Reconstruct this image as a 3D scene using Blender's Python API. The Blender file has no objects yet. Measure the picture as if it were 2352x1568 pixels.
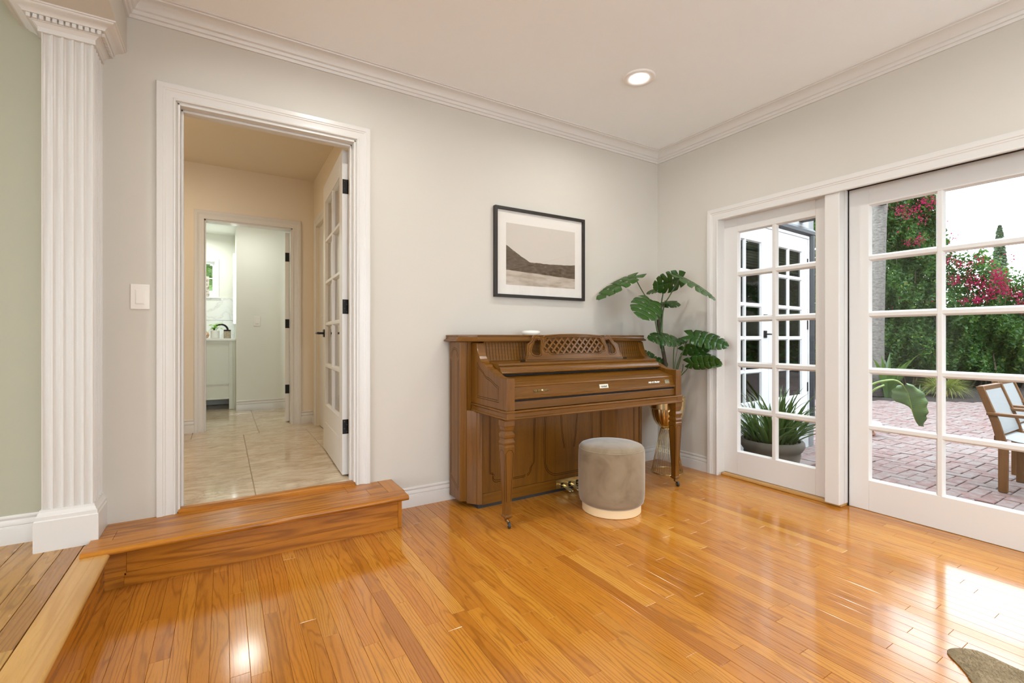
import bpy, bmesh, math, random
from mathutils import Vector, Matrix
random.seed(7)
R = math.radians
C0 = bpy.context.scene.collection
SC = bpy.context.scene

# ------------------------------------------------------------------ camera, world, light, exposure
YAW = 0.5502314
CAM = Vector((-3.305, -2.8987, 1.08))
FPX = 1079.267                                   # focal length in pixels of the 2352 px wide frame
cd = bpy.data.cameras.new('camera'); cam = bpy.data.objects.new('camera', cd); C0.objects.link(cam)
cd.sensor_width = 36.0; cd.lens = FPX / 2352.0 * 36.0; cd.shift_y = -9.517 / 2352.0
cd.clip_start = 0.02; cd.clip_end = 400
cam.location = CAM; cam.rotation_euler = (R(90), 0, -YAW)
SC.camera = cam
FWD = Vector((math.sin(YAW), math.cos(YAW), 0)); RGT = Vector((math.cos(YAW), -math.sin(YAW), 0))

world = bpy.data.worlds.new('overcast_sky'); SC.world = world; world.use_nodes = True
bg = world.node_tree.nodes['Background']; bg.inputs[0].default_value = (0.86, 0.96, 1.04, 1); bg.inputs[1].default_value = 3.0
vs = SC.view_settings
vs.view_transform = 'Standard'; vs.look = 'None'; vs.gamma = 1.0; vs.use_curve_mapping = False; vs.exposure = 1.18
SC.cycles.use_denoising = True
SC.cycles.max_bounces = 10; SC.cycles.diffuse_bounces = 6; SC.cycles.transparent_max_bounces = 24
SC.cycles.sample_clamp_indirect = 8.0; SC.cycles.caustics_reflective = False; SC.cycles.caustics_refractive = False

CAN_W, HALL_W, BATH_W = 3.5, 4.8, 1.1          # lamp powers
WARM = (.95, 0.95, 0.90)

# ------------------------------------------------------------------ materials
MATS = {}
class NT:
    def __init__(s, name):
        s.m = bpy.data.materials.new(name); s.m.use_nodes = True; s.t = s.m.node_tree
        s.b = s.t.nodes['Principled BSDF']; MATS[name] = s.m
    def n(s, typ, **kw):
        nd = s.t.nodes.new(typ)
        ins = kw.pop('i', {})
        for k, v in kw.items(): setattr(nd, k, v)
        for k, v in ins.items():
            if hasattr(v, 'is_output'): s.t.links.new(v, nd.inputs[k])
            else: nd.inputs[k].default_value = v
        return nd
    def math(s, op, a, b=0.0, c=None):
        i = {0: a, 1: b}
        if c is not None: i[2] = c
        return s.n('ShaderNodeMath', operation=op, i=i).outputs[0]
    def mix(s, f, a, b, mode='MIX'):
        nd = s.t.nodes.new('ShaderNodeMix'); nd.data_type = 'RGBA'; nd.blend_type = mode
        for sock, v in ((nd.inputs[0], f), (nd.inputs[6], a), (nd.inputs[7], b)):
            if hasattr(v, 'is_output'): s.t.links.new(v, sock)
            else: sock.default_value = (v if not isinstance(v, tuple) or len(v) == 4 else v + (1,))
        return nd.outputs[2]
    def ramp(s, f, stops):
        nd = s.t.nodes.new('ShaderNodeValToRGB'); cr = nd.color_ramp
        while len(cr.elements) < len(stops): cr.elements.new(0.5)
        for e, (p, c) in zip(cr.elements, stops): e.position = p; e.color = c + (1,) if len(c) == 3 else c
        s.t.links.new(f, nd.inputs[0]); return nd.outputs[0]
    def set(s, **kw):
        names = dict(color='Base Color', rough='Roughness', metal='Metallic', spec='Specular IOR Level', normal='Normal', coat='Coat Weight', coatr='Coat Roughness', sheen='Sheen Weight', sheenr='Sheen Roughness', trans='Transmission Weight', emit='Emission Color', emits='Emission Strength', sss='Subsurface Weight')
        for k, v in kw.items():
            sock = s.b.inputs[names[k]]
            if hasattr(v, 'is_output'): s.t.links.new(v, sock)
            else: sock.default_value = (v + (1,) if isinstance(v, tuple) and len(v) == 3 else v)
        return s
    def rnd(s):
        a = s.n('ShaderNodeAttribute', attribute_name='rnd').outputs['Fac']
        o = s.n('ShaderNodeObjectInfo').outputs['Random']
        return s.math('FRACT', s.math('ADD', a, o))
    def obj(s): return s.n('ShaderNodeTexCoord').outputs['Object']
    def noise(s, vec, scale, detail=3, rough=.55, dist=0.0):
        return s.n('ShaderNodeTexNoise', i={'Vector': vec, 'Scale': scale, 'Detail': detail, 'Roughness': rough, 'Distortion': dist}).outputs['Fac']
    def vmap(s, vec, scale=(1, 1, 1), loc=(0, 0, 0)):
        return s.n('ShaderNodeMapping', i={'Vector': vec, 'Scale': scale, 'Location': loc}).outputs[0]
    def bump(s, h, strength=.2, dist=.002):
        return s.n('ShaderNodeBump', i={'Height': h, 'Strength': strength, 'Distance': dist}).outputs[0]

def plain(name, color, rough=.5, metal=0.0, spec=.5, var=0.0, vscale=6.0, bump=0.0, bscale=200.0, **kw):
    t = NT(name); t.set(color=color, rough=rough, metal=metal, spec=spec, **kw)
    if var:
        f = t.noise(t.obj(), vscale, 4)
        dk = tuple(c * (1 - var) for c in color); lt = tuple(min(1, c * (1 + var)) for c in color)
        t.set(color=t.ramp(f, [(.3, dk), (.7, lt)]))
    if bump: t.set(normal=t.bump(t.noise(t.obj(), bscale, 2), bump, .001))
    return t.m

plain('wall_paint', (.615, .582, .522), .62, var=.012, vscale=1.5, bump=.05, bscale=420)
plain('ceiling_paint', (.90, .935, .96), .7, var=.01, vscale=1.5)  # cool tint set against the pink light bounced off the oak floor
plain('left_green_lit', (.42, .405, .305), .6, var=.01, vscale=1.5)  # green daylight falling in the side room is put into this wall colour
plain('hall_paint', (.78, .70, .58), .6, var=.01, vscale=1.5)
plain('bath_paint', (.80, .81, .75), .55, var=.01, vscale=1.5)
plain('trim_paint', (.69, .67, .64), .28)
plain('door_paint', (.70, .683, .66), .3)
plain('white_gloss', (.86, .87, .86), .3)
plain('switch_plastic', (.82, .79, .74), .35)
plain('black_metal', (.012, .011, .010), .38, .6)
plain('dark_gap', (.012, .008, .006), .8)
plain('steel', (.55, .54, .52), .3, 1.0)
plain('lamp_trim', (.85, .83, .80), .4)
plain('old_brass', (.23, .16, .07), .35, 1.0, var=.3, vscale=60)
plain('polished_brass', (.72, .60, .32), .22, 1.0, var=.08, vscale=40)
plain('nickel_plate', (.78, .76, .70), .25, .7)
plain('plate_ivory', (.80, .78, .66), .3)
plain('plate_olive', (.34, .31, .20), .4, .3)
plain('ink', (.04, .035, .03), .6)
plain('gold_metal', (.76, .59, .31), .2, 1.0, var=.06, vscale=25)
plain('groove_dark', (.010, .004, .002), .9, spec=.05)
plain('rubber_and_shade', (.03, .028, .026), .6)
plain('smoke_plastic', (.84, .82, .77), .45)
plain('frame_black', (.020, .015, .012), .42)
plain('mat_board', (.80, .765, .71), .85)
plain('stool_base', (.78, .60, .36), .4)
plain('soil', (.045, .03, .02), .95, var=.4, vscale=40, bump=.6, bscale=60)
plain('concrete', (.105, .090, .068), .85, var=.22, vscale=9, bump=.4, bscale=60)
plain('stem_green', (.055, .095, .025), .45, var=.3, vscale=20)
plain('stem_lime', (.20, .27, .07), .45, var=.15, vscale=14)
plain('bark_brown', (.06, .042, .025), .85, var=.3, vscale=30, bump=.5, bscale=70)
plain('pot_brown', (.16, .09, .05), .6)
plain('charcoal_trim', (.022, .025, .030), .5, var=.2, vscale=30)
plain('ext_white', (.66, .665, .67), .5)
plain('stucco', (.40, .405, .41), .8, bump=.3, bscale=80)
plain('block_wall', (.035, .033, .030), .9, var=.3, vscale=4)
plain('sling_fabric', (.26, .27, .27), .7, bump=.2, bscale=900)
plain('blind_white', (.72, .76, .74), .6)
plain('interior_shade', (.035, .032, .028), .6)  # near-black that stands for the shade inside the house wing
plain('terracotta', (.34, .17, .10), .8, var=.2, vscale=12)
plain('glazed_white', (.72, .74, .70), .3)
plain('pale_bounce', (.62, .62, .61), .9, var=.1, vscale=3)
plain('rug_bounce', (.80, .80, .79), .95, var=.03, vscale=30)
plain('grout', (.36, .29, .21), .8)
plain('sand_joint', (.135, .108, .098), .95, var=.3, vscale=30)
plain('floor_base', (.10, .045, .015), .6)
plain('ribbed_white', (.78, .78, .74), .4)
plain('woven_beige', (.40, .33, .24), .8, var=.25, vscale=50)
plain('flower_pink', (.70, .28, .24), .7)
plain('blue_cloth', (.03, .05, .20), .7)
plain('vanity_white', (.72, .74, .66), .35)
plain('orange_shell', (.55, .33, .20), .5, var=.5, vscale=40)

def emis(name, col, st):
    t = NT(name); t.set(color=(.8, .8, .8), emit=col, emits=st); return t.m
emis('lamp_glow', (1, .96, .90), 5.0)
emis('led_glow', (.93, 1, .96), 2.0)

def glass(name, tint=(1, 1, 1), f0=.04, boost=1.0):
    t = NT(name); nt = t.t
    nt.nodes.remove(t.b)
    tr = nt.nodes.new('ShaderNodeBsdfTransparent'); tr.inputs[0].default_value = tint + (1,)
    gl = nt.nodes.new('ShaderNodeBsdfGlossy'); gl.inputs['Roughness'].default_value = 0.0
    fc = t.n('ShaderNodeLayerWeight', i={0: .5}).outputs['Facing']     # Schlick reflectance, same on both faces
    fr = t.math('MULTIPLY', t.math('ADD', f0, t.math('MULTIPLY', t.math('POWER', fc, 5.0), 1 - f0)), boost)
    mx = nt.nodes.new('ShaderNodeMixShader'); out = nt.nodes['Material Output']
    nt.links.new(fr, mx.inputs[0]); nt.links.new(tr.outputs[0], mx.inputs[1]); nt.links.new(gl.outputs[0], mx.inputs[2]); nt.links.new(mx.outputs[0], out.inputs[0])
    return t.m
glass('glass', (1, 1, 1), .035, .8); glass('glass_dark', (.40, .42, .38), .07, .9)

def wood(name, light, dark, axis, rough=.25, scale=1.0, band=38.0, coat=.0, lines=.55, contrast=1.0):
    """grain runs along axis 0/1/2 of the object"""
    t = NT(name); v = t.obj()
    rn = t.rnd()
    off = t.n('ShaderNodeCombineXYZ', i={0: t.math('MULTIPLY', rn, 17.0), 1: t.math('MULTIPLY', rn, 31.0), 2: t.math('MULTIPLY', rn, 23.0)}).outputs[0]
    v = t.n('ShaderNodeVectorMath', operation='ADD', i={0: v, 1: off}).outputs[0]
    sc = [scale] * 3; sc[axis] = scale * .07
    g = t.vmap(v, tuple(sc))
    d = t.noise(g, 9, 3)
    big = t.noise(g, band * .35, 4, .6, 1.2)
    wv = t.math('MULTIPLY', t.math('ADD', t.noise(g, band * .22, 2, .5, .6), t.math('MULTIPLY', d, .3)), 24.0)
    ln = t.math('POWER', t.math('ABSOLUTE', t.math('SINE', wv)), 5.0)
    sc2 = [scale * 6] * 3; sc2[axis] = scale * .25
    pore = t.noise(t.vmap(v, tuple(sc2)), 55, 2, .7)
    base = t.ramp(big, [(.25, tuple(a * .6 + b * .4 for a, b in zip(light, dark))), (.5, light), (.78, tuple(min(1, c * 1.12) for c in light))])
    col = t.mix(t.math('MULTIPLY', ln, lines * contrast), base, dark)
    pf = t.math('MULTIPLY', t.math('GREATER_THAN', pore, .60), .28 * contrast)
    col = t.mix(pf, col, dark)
    t.set(color=col, rough=rough, spec=.35, coat=coat, coatr=.08, normal=t.bump(pore, .03, .001))
    return t.m
PL, PD = (.168, .066, .0065), (.040, .012, .002)
for ax, nm in enumerate('xyz'):
    wood('piano_' + nm, PL, PD, ax, .3, 1.0, 30, coat=.16, lines=.22)
    wood('step_' + nm, (.45, .168, .016), (.16, .046, .005), ax, .2, 1.2, 30, coat=.0, lines=.6)
    wood('teak_' + nm, (.145, .066, .021), (.08, .030, .009), ax, .55, 1.5, 40, lines=.3)
wood('nosing_light', (.58, .33, .105), (.40, .19, .05), 1, .25, 1.2, 26, coat=.15, lines=.5)

def oak(name, tones, dark, rough):
    t = NT(name)
    uv = t.n('ShaderNodeUVMap').outputs[0]
    sp = t.n('ShaderNodeSeparateXYZ', i={0: uv}); u, v = sp.outputs[0], sp.outputs[1]
    rn = t.rnd()
    r2 = t.math('FRACT', t.math('MULTIPLY', rn, 7.31)); r3 = t.math('FRACT', t.math('MULTIPLY', rn, 13.7))
    uo = t.math('ADD', u, t.math('MULTIPLY', rn, 91.0)); vo = t.math('ADD', v, t.math('MULTIPLY', r2, 3.0))
    def vec(a, b, c=0.0): return t.n('ShaderNodeCombineXYZ', i={0: t.math('MULTIPLY', uo, a), 1: t.math('MULTIPLY', vo, b), 2: c}).outputs[0]
    warp = t.noise(vec(2.0, 17), 1.0, 1.5, .5)
    warp2 = t.noise(vec(9, 60), 1.0, 2, .5)
    wv = t.math('ADD', t.math('MULTIPLY', vo, t.math('ADD', 60.0, t.math('MULTIPLY', r3, 240.0))), t.math('ADD', t.math('MULTIPLY', warp, t.math('ADD', 10.0, t.math('MULTIPLY', r2, 22.0))), t.math('MULTIPLY', warp2, 1.4)))
    ln = t.math('POWER', t.math('ABSOLUTE', t.math('SINE', wv)), 9.0)
    pores = t.noise(vec(14, 520), 1.0, 2, .6)
    ln = t.math('MULTIPLY', ln, t.math('ADD', .35, t.math('MULTIPLY', t.noise(vec(6, 90), 1.0, 2), .9)))
    base = t.ramp(r3, tones)
    cloud = t.noise(vec(2.2, 16), 1.0, 3)
    base = t.mix(t.math('MULTIPLY', cloud, .25), base, (.62, .30, .07), 'MULTIPLY')
    col = t.mix(t.math('MULTIPLY', ln, .54), base, dark)
    col = t.mix(t.math('MULTIPLY', t.math('GREATER_THAN', pores, .60), .30), col, dark)
    wav = t.noise(vec(1.1, 7.0), 1.0, 2)
    nb = t.bump(t.math('ADD', t.math('MULTIPLY', wav, 1.0), t.math('MULTIPLY', pores, .02)), .05, .004)
    t.set(color=col, rough=t.math('ADD', rough, t.math('MULTIPLY', cloud, .06)), normal=nb, spec=.85)
    return t.m
oak('oak_floor', [(0, (.47, .178, .020)), (.25, (.57, .232, .028)), (.5, (.60, .262, .032)), (.72, (.53, .20, .022)), (.88, (.66, .315, .048)), (1, (.42, .15, .018))], (.17, .050, .006), .105)
oak('oak_raised', [(0, (.43, .215, .045)), (.3, (.55, .315, .085)), (.6, (.33, .14, .028)), (.8, (.62, .37, .11)), (1, (.48, .25, .06))], (.12, .045, .012), .24)

t = NT('tile_stone'); v = t.obj(); rn = t.rnd()
v2 = t.n('ShaderNodeVectorMath', operation='ADD', i={0: v, 1: t.n('ShaderNodeCombineXYZ', i={0: t.math('MULTIPLY', rn, 40.), 1: t.math('MULTIPLY', rn, 25.), 2: 0.}).outputs[0]}).outputs[0]
sw = t.noise(t.vmap(v2, (1, 3.2, 1)), 3.0, 5, .6, 2.2)
vein = t.math('POWER', t.math('SUBTRACT', 1.0, t.math('ABSOLUTE', t.math('SUBTRACT', t.math('MULTIPLY', t.noise(t.vmap(v2, (1, 2.6, 1)), 2.4, 4, .6, 3.0), 2.0), 1.0))), 14.0)
col = t.ramp(sw, [(.25, (.40, .29, .18)), (.5, (.60, .50, .37)), (.75, (.70, .61, .48))])
t.set(color=t.mix(t.math('MULTIPLY', vein, .5), col, (.32, .22, .13)), rough=.10, spec=.5)

t = NT('marble'); v = t.obj()
vein = t.math('POWER', t.math('SUBTRACT', 1.0, t.math('ABSOLUTE', t.math('SUBTRACT', t.math('MULTIPLY', t.noise(v, 2.0, 4, .55, 1.8), 2.0), 1.0))), 22.0)
t.set(color=t.mix(t.math('MULTIPLY', vein, .35), (.80, .82, .79), (.36, .35, .33)), rough=.2)

t = NT('brick'); rn = t.rnd(); v = t.obj()
v2 = t.n('ShaderNodeVectorMath', operation='ADD', i={0: v, 1: t.n('ShaderNodeCombineXYZ', i={0: t.math('MULTIPLY', rn, 40.), 1: t.math('MULTIPLY', rn, 25.), 2: 0.}).outputs[0]}).outputs[0]
cl = t.ramp(rn, [(0, (.150, .080, .072)), (.3, (.165, .098, .088)), (.55, (.165, .122, .111)), (.8, (.135, .070, .062)), (1, (.18, .146, .135))])
ww = t.math('MULTIPLY', t.ramp(t.noise(v2, 14, 4, .65, .6), [(.45, (0, 0, 0)), (.62, (1, 1, 1))]), .62)
cl = t.mix(ww, cl, (.205, .193, .183))
t.set(color=cl, rough=.9, normal=t.bump(t.noise(v2, 40, 3), .5, .004))

t = NT('mulch'); v = t.obj()
t.set(color=t.ramp(t.noise(v, 26, 4, .7), [(.35, (.007, .005, .004)), (.6, (.022, .014, .010)), (.75, (.06, .042, .030))]), rough=.95, normal=t.bump(t.noise(v, 30, 4), .9, .02))

t = NT('velvet'); v = t.obj()
p1 = t.noise(v, 5.5, 3, .55, .6)
col = t.ramp(p1, [(.30, (.175, .122, .072)), (.48, (.245, .180, .112)), (.66, (.285, .215, .140))])
t.set(color=col, rough=.75, sheen=.7, sheenr=.35, spec=.2)

def leafmat(name, lo, hi, rough=.35, trans=(.2, .4, .03), tw=.25, spec=.5):
    t = NT(name); rn = t.rnd()
    col = t.ramp(rn, [(0, lo), (1, hi)])
    t.set(color=col, rough=rough, spec=spec)
    tl = t.n('ShaderNodeBsdfTranslucent', i={0: trans + (1,)})
    mx = t.n('ShaderNodeMixShader', i={0: tw, 1: t.b.outputs[0], 2: tl.outputs[0]})
    t.t.links.new(mx.outputs[0], t.t.nodes['Material Output'].inputs[0])
    return t.m
leafmat('monstera_leaf', (.030, .090, .014), (.050, .130, .020), .24, (.20, .34, .02), .3)
leafmat('hedge_leaf', (.014, .048, .013), (.055, .115, .020), .55, (.08, .20, .02), .22, .25)
leafmat('hedge_lime', (.06, .12, .015), (.14, .20, .03), .55, (.15, .25, .03), .2, .25)
leafmat('bloom', (.20, .004, .035), (.36, .012, .075), .7, (.35, .015, .07), .25, .15)
leafmat('cypress_leaf', (.025, .045, .018), (.06, .085, .035), .7, (.05, .1, .02), .1)
leafmat('aloe_leaf', (.028, .055, .014), (.075, .112, .028), .45, (.15, .3, .05), .12)
leafmat('strap_leaf', (.03, .06, .018), (.075, .13, .036), .4, (.2, .35, .05), .2)
leafmat('wisp_leaf', (.12, .15, .025), (.21, .235, .045), .6, (.4, .45, .08), .25)
leafmat('young_leaf', (.16, .40, .03), (.28, .55, .06), .4, (.35, .7, .05), .35)
leafmat('far_leaf', (.05, .10, .03), (.16, .24, .08), .6, (.2, .35, .06), .3)

t = NT('banana_leaf'); v = t.obj()
rib = t.math('SINE', t.math('MULTIPLY', t.n('ShaderNodeSeparateXYZ', i={0: t.n('ShaderNodeUVMap').outputs[0]}).outputs[1], 190.0))
f = t.noise(v, 7, 3, .6)
col = t.ramp(f, [(.35, (.085, .15, .055)), (.62, (.12, .19, .055)), (.74, (.19, .21, .035))])
t.set(color=t.mix(t.math('MULTIPLY', t.math('GREATER_THAN', rib, .75), .25), col, (.21, .30, .14)), rough=.45)

t = NT('palm_bark'); v = t.obj()
ring = t.math('SINE', t.math('ADD', t.math('MULTIPLY', t.n('ShaderNodeSeparateXYZ', i={0: v}).outputs[2], 46.0), t.math('MULTIPLY', t.noise(v, 4, 3), 9.0)))
f = t.noise(t.vmap(v, (1, 1, 2.5)), 16, 5, .7)
col = t.ramp(f, [(.3, (.05, .042, .036)), (.5, (.125, .112, .098)), (.75, (.185, .170, .150))])
t.set(color=t.mix(t.math('MULTIPLY', t.math('GREATER_THAN', ring, .9), .35), col, (.06, .05, .045)), rough=.95, normal=t.bump(f, .5, .01))

t = NT('cowhide'); v = t.obj(); rn = t.n('ShaderNodeAttribute', attribute_name='rnd').outputs['Fac']
f = t.math('ADD', t.math('MULTIPLY', t.noise(t.vmap(v, (1, 1, 1)), 5, 3, .6, .8), .75), t.math('MULTIPLY', rn, .3))
t.set(color=t.ramp(f, [(.3, (.22, .16, .085)), (.55, (.38, .29, .175)), (.75, (.50, .40, .27))]), rough=.8, spec=.2)

# a generic sepia landscape print (pale sky, dark hills, pale field)
t = NT('sepia_print'); sp = t.n('ShaderNodeSeparateXYZ', i={0: t.obj()}); x, z = sp.outputs[0], sp.outputs[2]
nz = t.noise(t.obj(), 9, 3)
ridge = t.math('ADD', t.math('MAXIMUM', t.math('SUBTRACT', -.115, t.math('MULTIPLY', x, .52)), t.math('ADD', -.06, t.math('MULTIPLY', t.math('MULTIPLY', x, x), .15))), t.math('MULTIPLY', nz, .02))
field = t.math('SUBTRACT', t.math('MULTIPLY', nz, .012), t.math('ADD', .136, t.math('MULTIPLY', x, .045)))
inhill = t.math('LESS_THAN', z, ridge); infield = t.math('LESS_THAN', z, field)
sky = (.62, .565, .50); hill = t.ramp(t.noise(t.vmap(t.obj(), (1, 1, 3)), 22, 4, .7), [(.35, (.075, .052, .032)), (.6, (.14, .10, .066)), (.75, (.30, .23, .165))])
fld = t.ramp(t.noise(t.vmap(t.obj(), (1, 1, 5)), 6, 3), [(.35, (.38, .31, .235)), (.6, (.56, .49, .41))])
col = t.mix(inhill, sky, hill); col = t.mix(infield, col, fld)
t.set(color=col, rough=.7, spec=.2)
t = NT('birch_print'); v = t.obj()
t.set(color=t.ramp(t.noise(t.vmap(v, (1, 1, 4)), 18, 3, .7), [(.4, (.20, .15, .11)), (.52, (.62, .58, .52))]), rough=.7)

# ------------------------------------------------------------------ mesh helpers
W = {}                                            # world location of every built object
def wloc(o): return W.get(o.name, Vector((0, 0, 0))) if o else Vector((0, 0, 0))
def tag(o, label=None, cat=None, group=None, kind=None):
    if label: o['label'] = label
    if cat: o['category'] = cat
    if group: o['group'] = group
    if kind: o['kind'] = kind
    return o
def empty(name, loc, label=None, cat=None, group=None, kind=None, parent=None, rz=0.0):
    o = bpy.data.objects.new(name, None); C0.objects.link(o)
    o.empty_display_size = .1
    loc = Vector(loc)
    o.parent = parent; o.location = loc - wloc(parent); o.rotation_euler = (0, 0, rz)
    W[o.name] = loc
    return tag(o, label, cat, group, kind)

class MB:
    def __init__(s): s.v = []; s.f = []; s.uv = None; s.rn = None
    def add(s, vs, fs):
        b = len(s.v); s.v += [tuple(p) for p in vs]; s.f += [tuple(b + i for i in f) for f in fs]; return s
    def box(s, x0, y0, z0, x1, y1, z1):
        x0, x1 = min(x0, x1), max(x0, x1); y0, y1 = min(y0, y1), max(y0, y1); z0, z1 = min(z0, z1), max(z0, z1)
        return s.add([(x0, y0, z0), (x1, y0, z0), (x1, y1, z0), (x0, y1, z0), (x0, y0, z1), (x1, y0, z1), (x1, y1, z1), (x0, y1, z1)],
                     [(0, 3, 2, 1), (4, 5, 6, 7), (0, 1, 5, 4), (1, 2, 6, 5), (2, 3, 7, 6), (3, 0, 4, 7)])
    def prism(s, poly, fn, a, b):
        """poly 2D list, fn(p,q,t)->3D, extruded t from a to b"""
        n = len(poly)
        vs = [fn(p, q, a) for p, q in poly] + [fn(p, q, b) for p, q in poly]
        fs = [tuple(range(n))[::-1], tuple(range(n, 2 * n))] + [(i, (i + 1) % n, n + (i + 1) % n, n + i) for i in range(n)]
        return s.add(vs, fs)
    def lathe(s, prof, c=(0, 0, 0), n=32, cap=True, rfn=None):
        vs, fs = [], []; m = len(prof)
        for k in range(n):
            a = 2 * math.pi * k / n
            for r, z in prof:
                rr = r * (rfn(a, z) if rfn else 1)
                vs.append((c[0] + rr * math.cos(a), c[1] + rr * math.sin(a), c[2] + z))
        for k in range(n):
            for j in range(m - 1):
                a, b = k * m + j, ((k + 1) % n) * m + j
                fs.append((a, b, b + 1, a + 1))
        if cap:
            if prof[0][0] > 1e-5: fs.append(tuple(k * m for k in range(n))[::-1])
            if prof[-1][0] > 1e-5: fs.append(tuple(k * m + m - 1 for k in range(n)))
        return s.add(vs, fs)
    def tube(s, pts, r, n=8, closed=False):
        pts = [Vector(p) for p in pts]; m = len(pts); rs = r if isinstance(r, (list, tuple)) else [r] * m
        vs, fs = [], []; up = None
        for i, p in enumerate(pts):
            if closed: d = pts[(i + 1) % m] - pts[i - 1]
            else: d = pts[min(i + 1, m - 1)] - pts[max(i - 1, 0)]
            d.normalize()
            if up is None:
                up = d.orthogonal().normalized()
            else:
                up = (up - d * up.dot(d)); up = up.normalized() if up.length > 1e-6 else d.orthogonal().normalized()
            sd = d.cross(up)
            for k in range(n):
                a = 2 * math.pi * k / n; vs.append(p + (up * math.cos(a) + sd * math.sin(a)) * rs[i])
        for i in range(m if closed else m - 1):
            for k in range(n):
                a, b = i * n + k, i * n + (k + 1) % n; c, d2 = ((i + 1) % m) * n + k, ((i + 1) % m) * n + (k + 1) % n
                fs.append((a, b, d2, c))
        if not closed: fs += [tuple(range(n))[::-1], tuple((m - 1) * n + k for k in range(n))]
        return s.add(vs, fs)
    def sweep(s, prof, path, side=1, z0=0.0, closed=False, caps=True):
        """prof [(p,z)] offset p to the left (side=1) of travel along path [(x,y)], mitred"""
        P = [Vector((a, b)) for a, b in path]; m = len(P); n = len(prof); vs, fs = [], []
        for i in range(m):
            def nrm(a, b):
                d = (b - a).normalized(); return Vector((-d.y, d.x)) * side
            if closed: n1, n2 = nrm(P[i - 1], P[i]), nrm(P[i], P[(i + 1) % m])
            else: n1 = nrm(P[max(i - 1, 0)], P[max(i, 1)]); n2 = nrm(P[min(i, m - 2)], P[min(i + 1, m - 1)])
            k = (n1 + n2) / (1 + n1.dot(n2))
            for p, z in prof: vs.append((P[i].x + k.x * p, P[i].y + k.y * p, z0 + z))
        for i in range(m if closed else m - 1):
            for j in range(n - 1):
                a, b = i * n + j, ((i + 1) % m) * n + j; fs.append((a, b, b + 1, a + 1))
        if caps and not closed: fs += [tuple(range(n)), tuple((m - 1) * n + j for j in range(n))[::-1]]
        return s.add(vs, fs)
    def build(s, name, mat, parent=None, smooth=False, bevel=0.0, seg=2, auto=None, local=False, base=True):
        """vertices are world coordinates unless local=True (then relative to the parent)"""
        me = bpy.data.meshes.new(name)
        xs = list(zip(*s.v)); lo = [min(a) for a in xs]; hi = [max(a) for a in xs]
        c = Vector(((lo[0] + hi[0]) / 2, (lo[1] + hi[1]) / 2, lo[2] if parent is None else (lo[2] + hi[2]) / 2))
        me.from_pydata([(p[0] - c.x, p[1] - c.y, p[2] - c.z) for p in s.v], [], s.f)
        bm = bmesh.new(); bm.from_mesh(me); bmesh.ops.recalc_face_normals(bm, faces=bm.faces); bm.to_mesh(me); bm.free()
        if s.rn is not None:
            at = me.attributes.new('rnd', 'FLOAT', 'FACE'); at.data.foreach_set('value', s.rn)
        me.materials.append(MATS[mat])
        o = bpy.data.objects.new(name, me); C0.objects.link(o)
        if parent is not None: o.parent = parent
        o.location = c if (local or parent is None) else c - wloc(parent)
        W[o.name] = (c + wloc(parent)) if local else c
        if smooth:
            me.polygons.foreach_set('use_smooth', [True] * len(me.polygons))
            if auto is not None: me.set_sharp_from_angle(angle=R(auto))
        if bevel:
            md = o.modifiers.new('bevel', 'BEVEL'); md.width = bevel; md.segments = seg; md.limit_method = 'ANGLE'; md.angle_limit = R(40)
        return o
def box(name, mat, b, parent=None, bevel=0.0, **k): return MB().box(*b).build(name, mat, parent, bevel=bevel, **k)
def struct(o, label=None, cat=None): return tag(o, label, cat, kind='structure')
def text_mesh(name, body, size, mat, parent, M, depth=.0004):
    cu = bpy.data.curves.new('txt', 'FONT'); cu.body = body; cu.size = size; cu.align_x = 'CENTER'; cu.align_y = 'CENTER'; cu.extrude = depth
    tmp = bpy.data.objects.new('txt', cu); C0.objects.link(tmp)
    bpy.context.view_layer.update()
    me = bpy.data.meshes.new_from_object(tmp.evaluated_get(bpy.context.evaluated_depsgraph_get()))
    bpy.data.objects.remove(tmp)
    me.transform(M); me.materials.clear(); me.materials.append(MATS[mat])
    o = bpy.data.objects.new(name, me); C0.objects.link(o); o.parent = parent; o.location = -wloc(parent)
    return o

# ------------------------------------------------------------------ room shell
ZC = 2.71; ZR = .178; ZS = .194; ZH = .212; YF = -6.0; XL = -8.0
# main back wall with the doorway
DX0, DX1, DZ = -3.505, -2.628, 2.262
m = MB(); m.box(-3.88, 0, 0, DX0, .12, ZC); m.box(DX1, 0, 0, .2, .12, ZC); m.box(DX0, 0, DZ, DX1, .12, ZC); m.box(DX0, 0, 0, DX1, .12, .19)
struct(m.build('wall_back', 'wall_paint'), 'cream painted wall behind the piano with the open doorway', 'wall')
struct(box('wall_left_back', 'left_green_lit', (XL, 0, 0, -3.88, .12, ZC)), 'wall left of the fluted pilaster with green daylight in its colour', 'wall')
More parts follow.
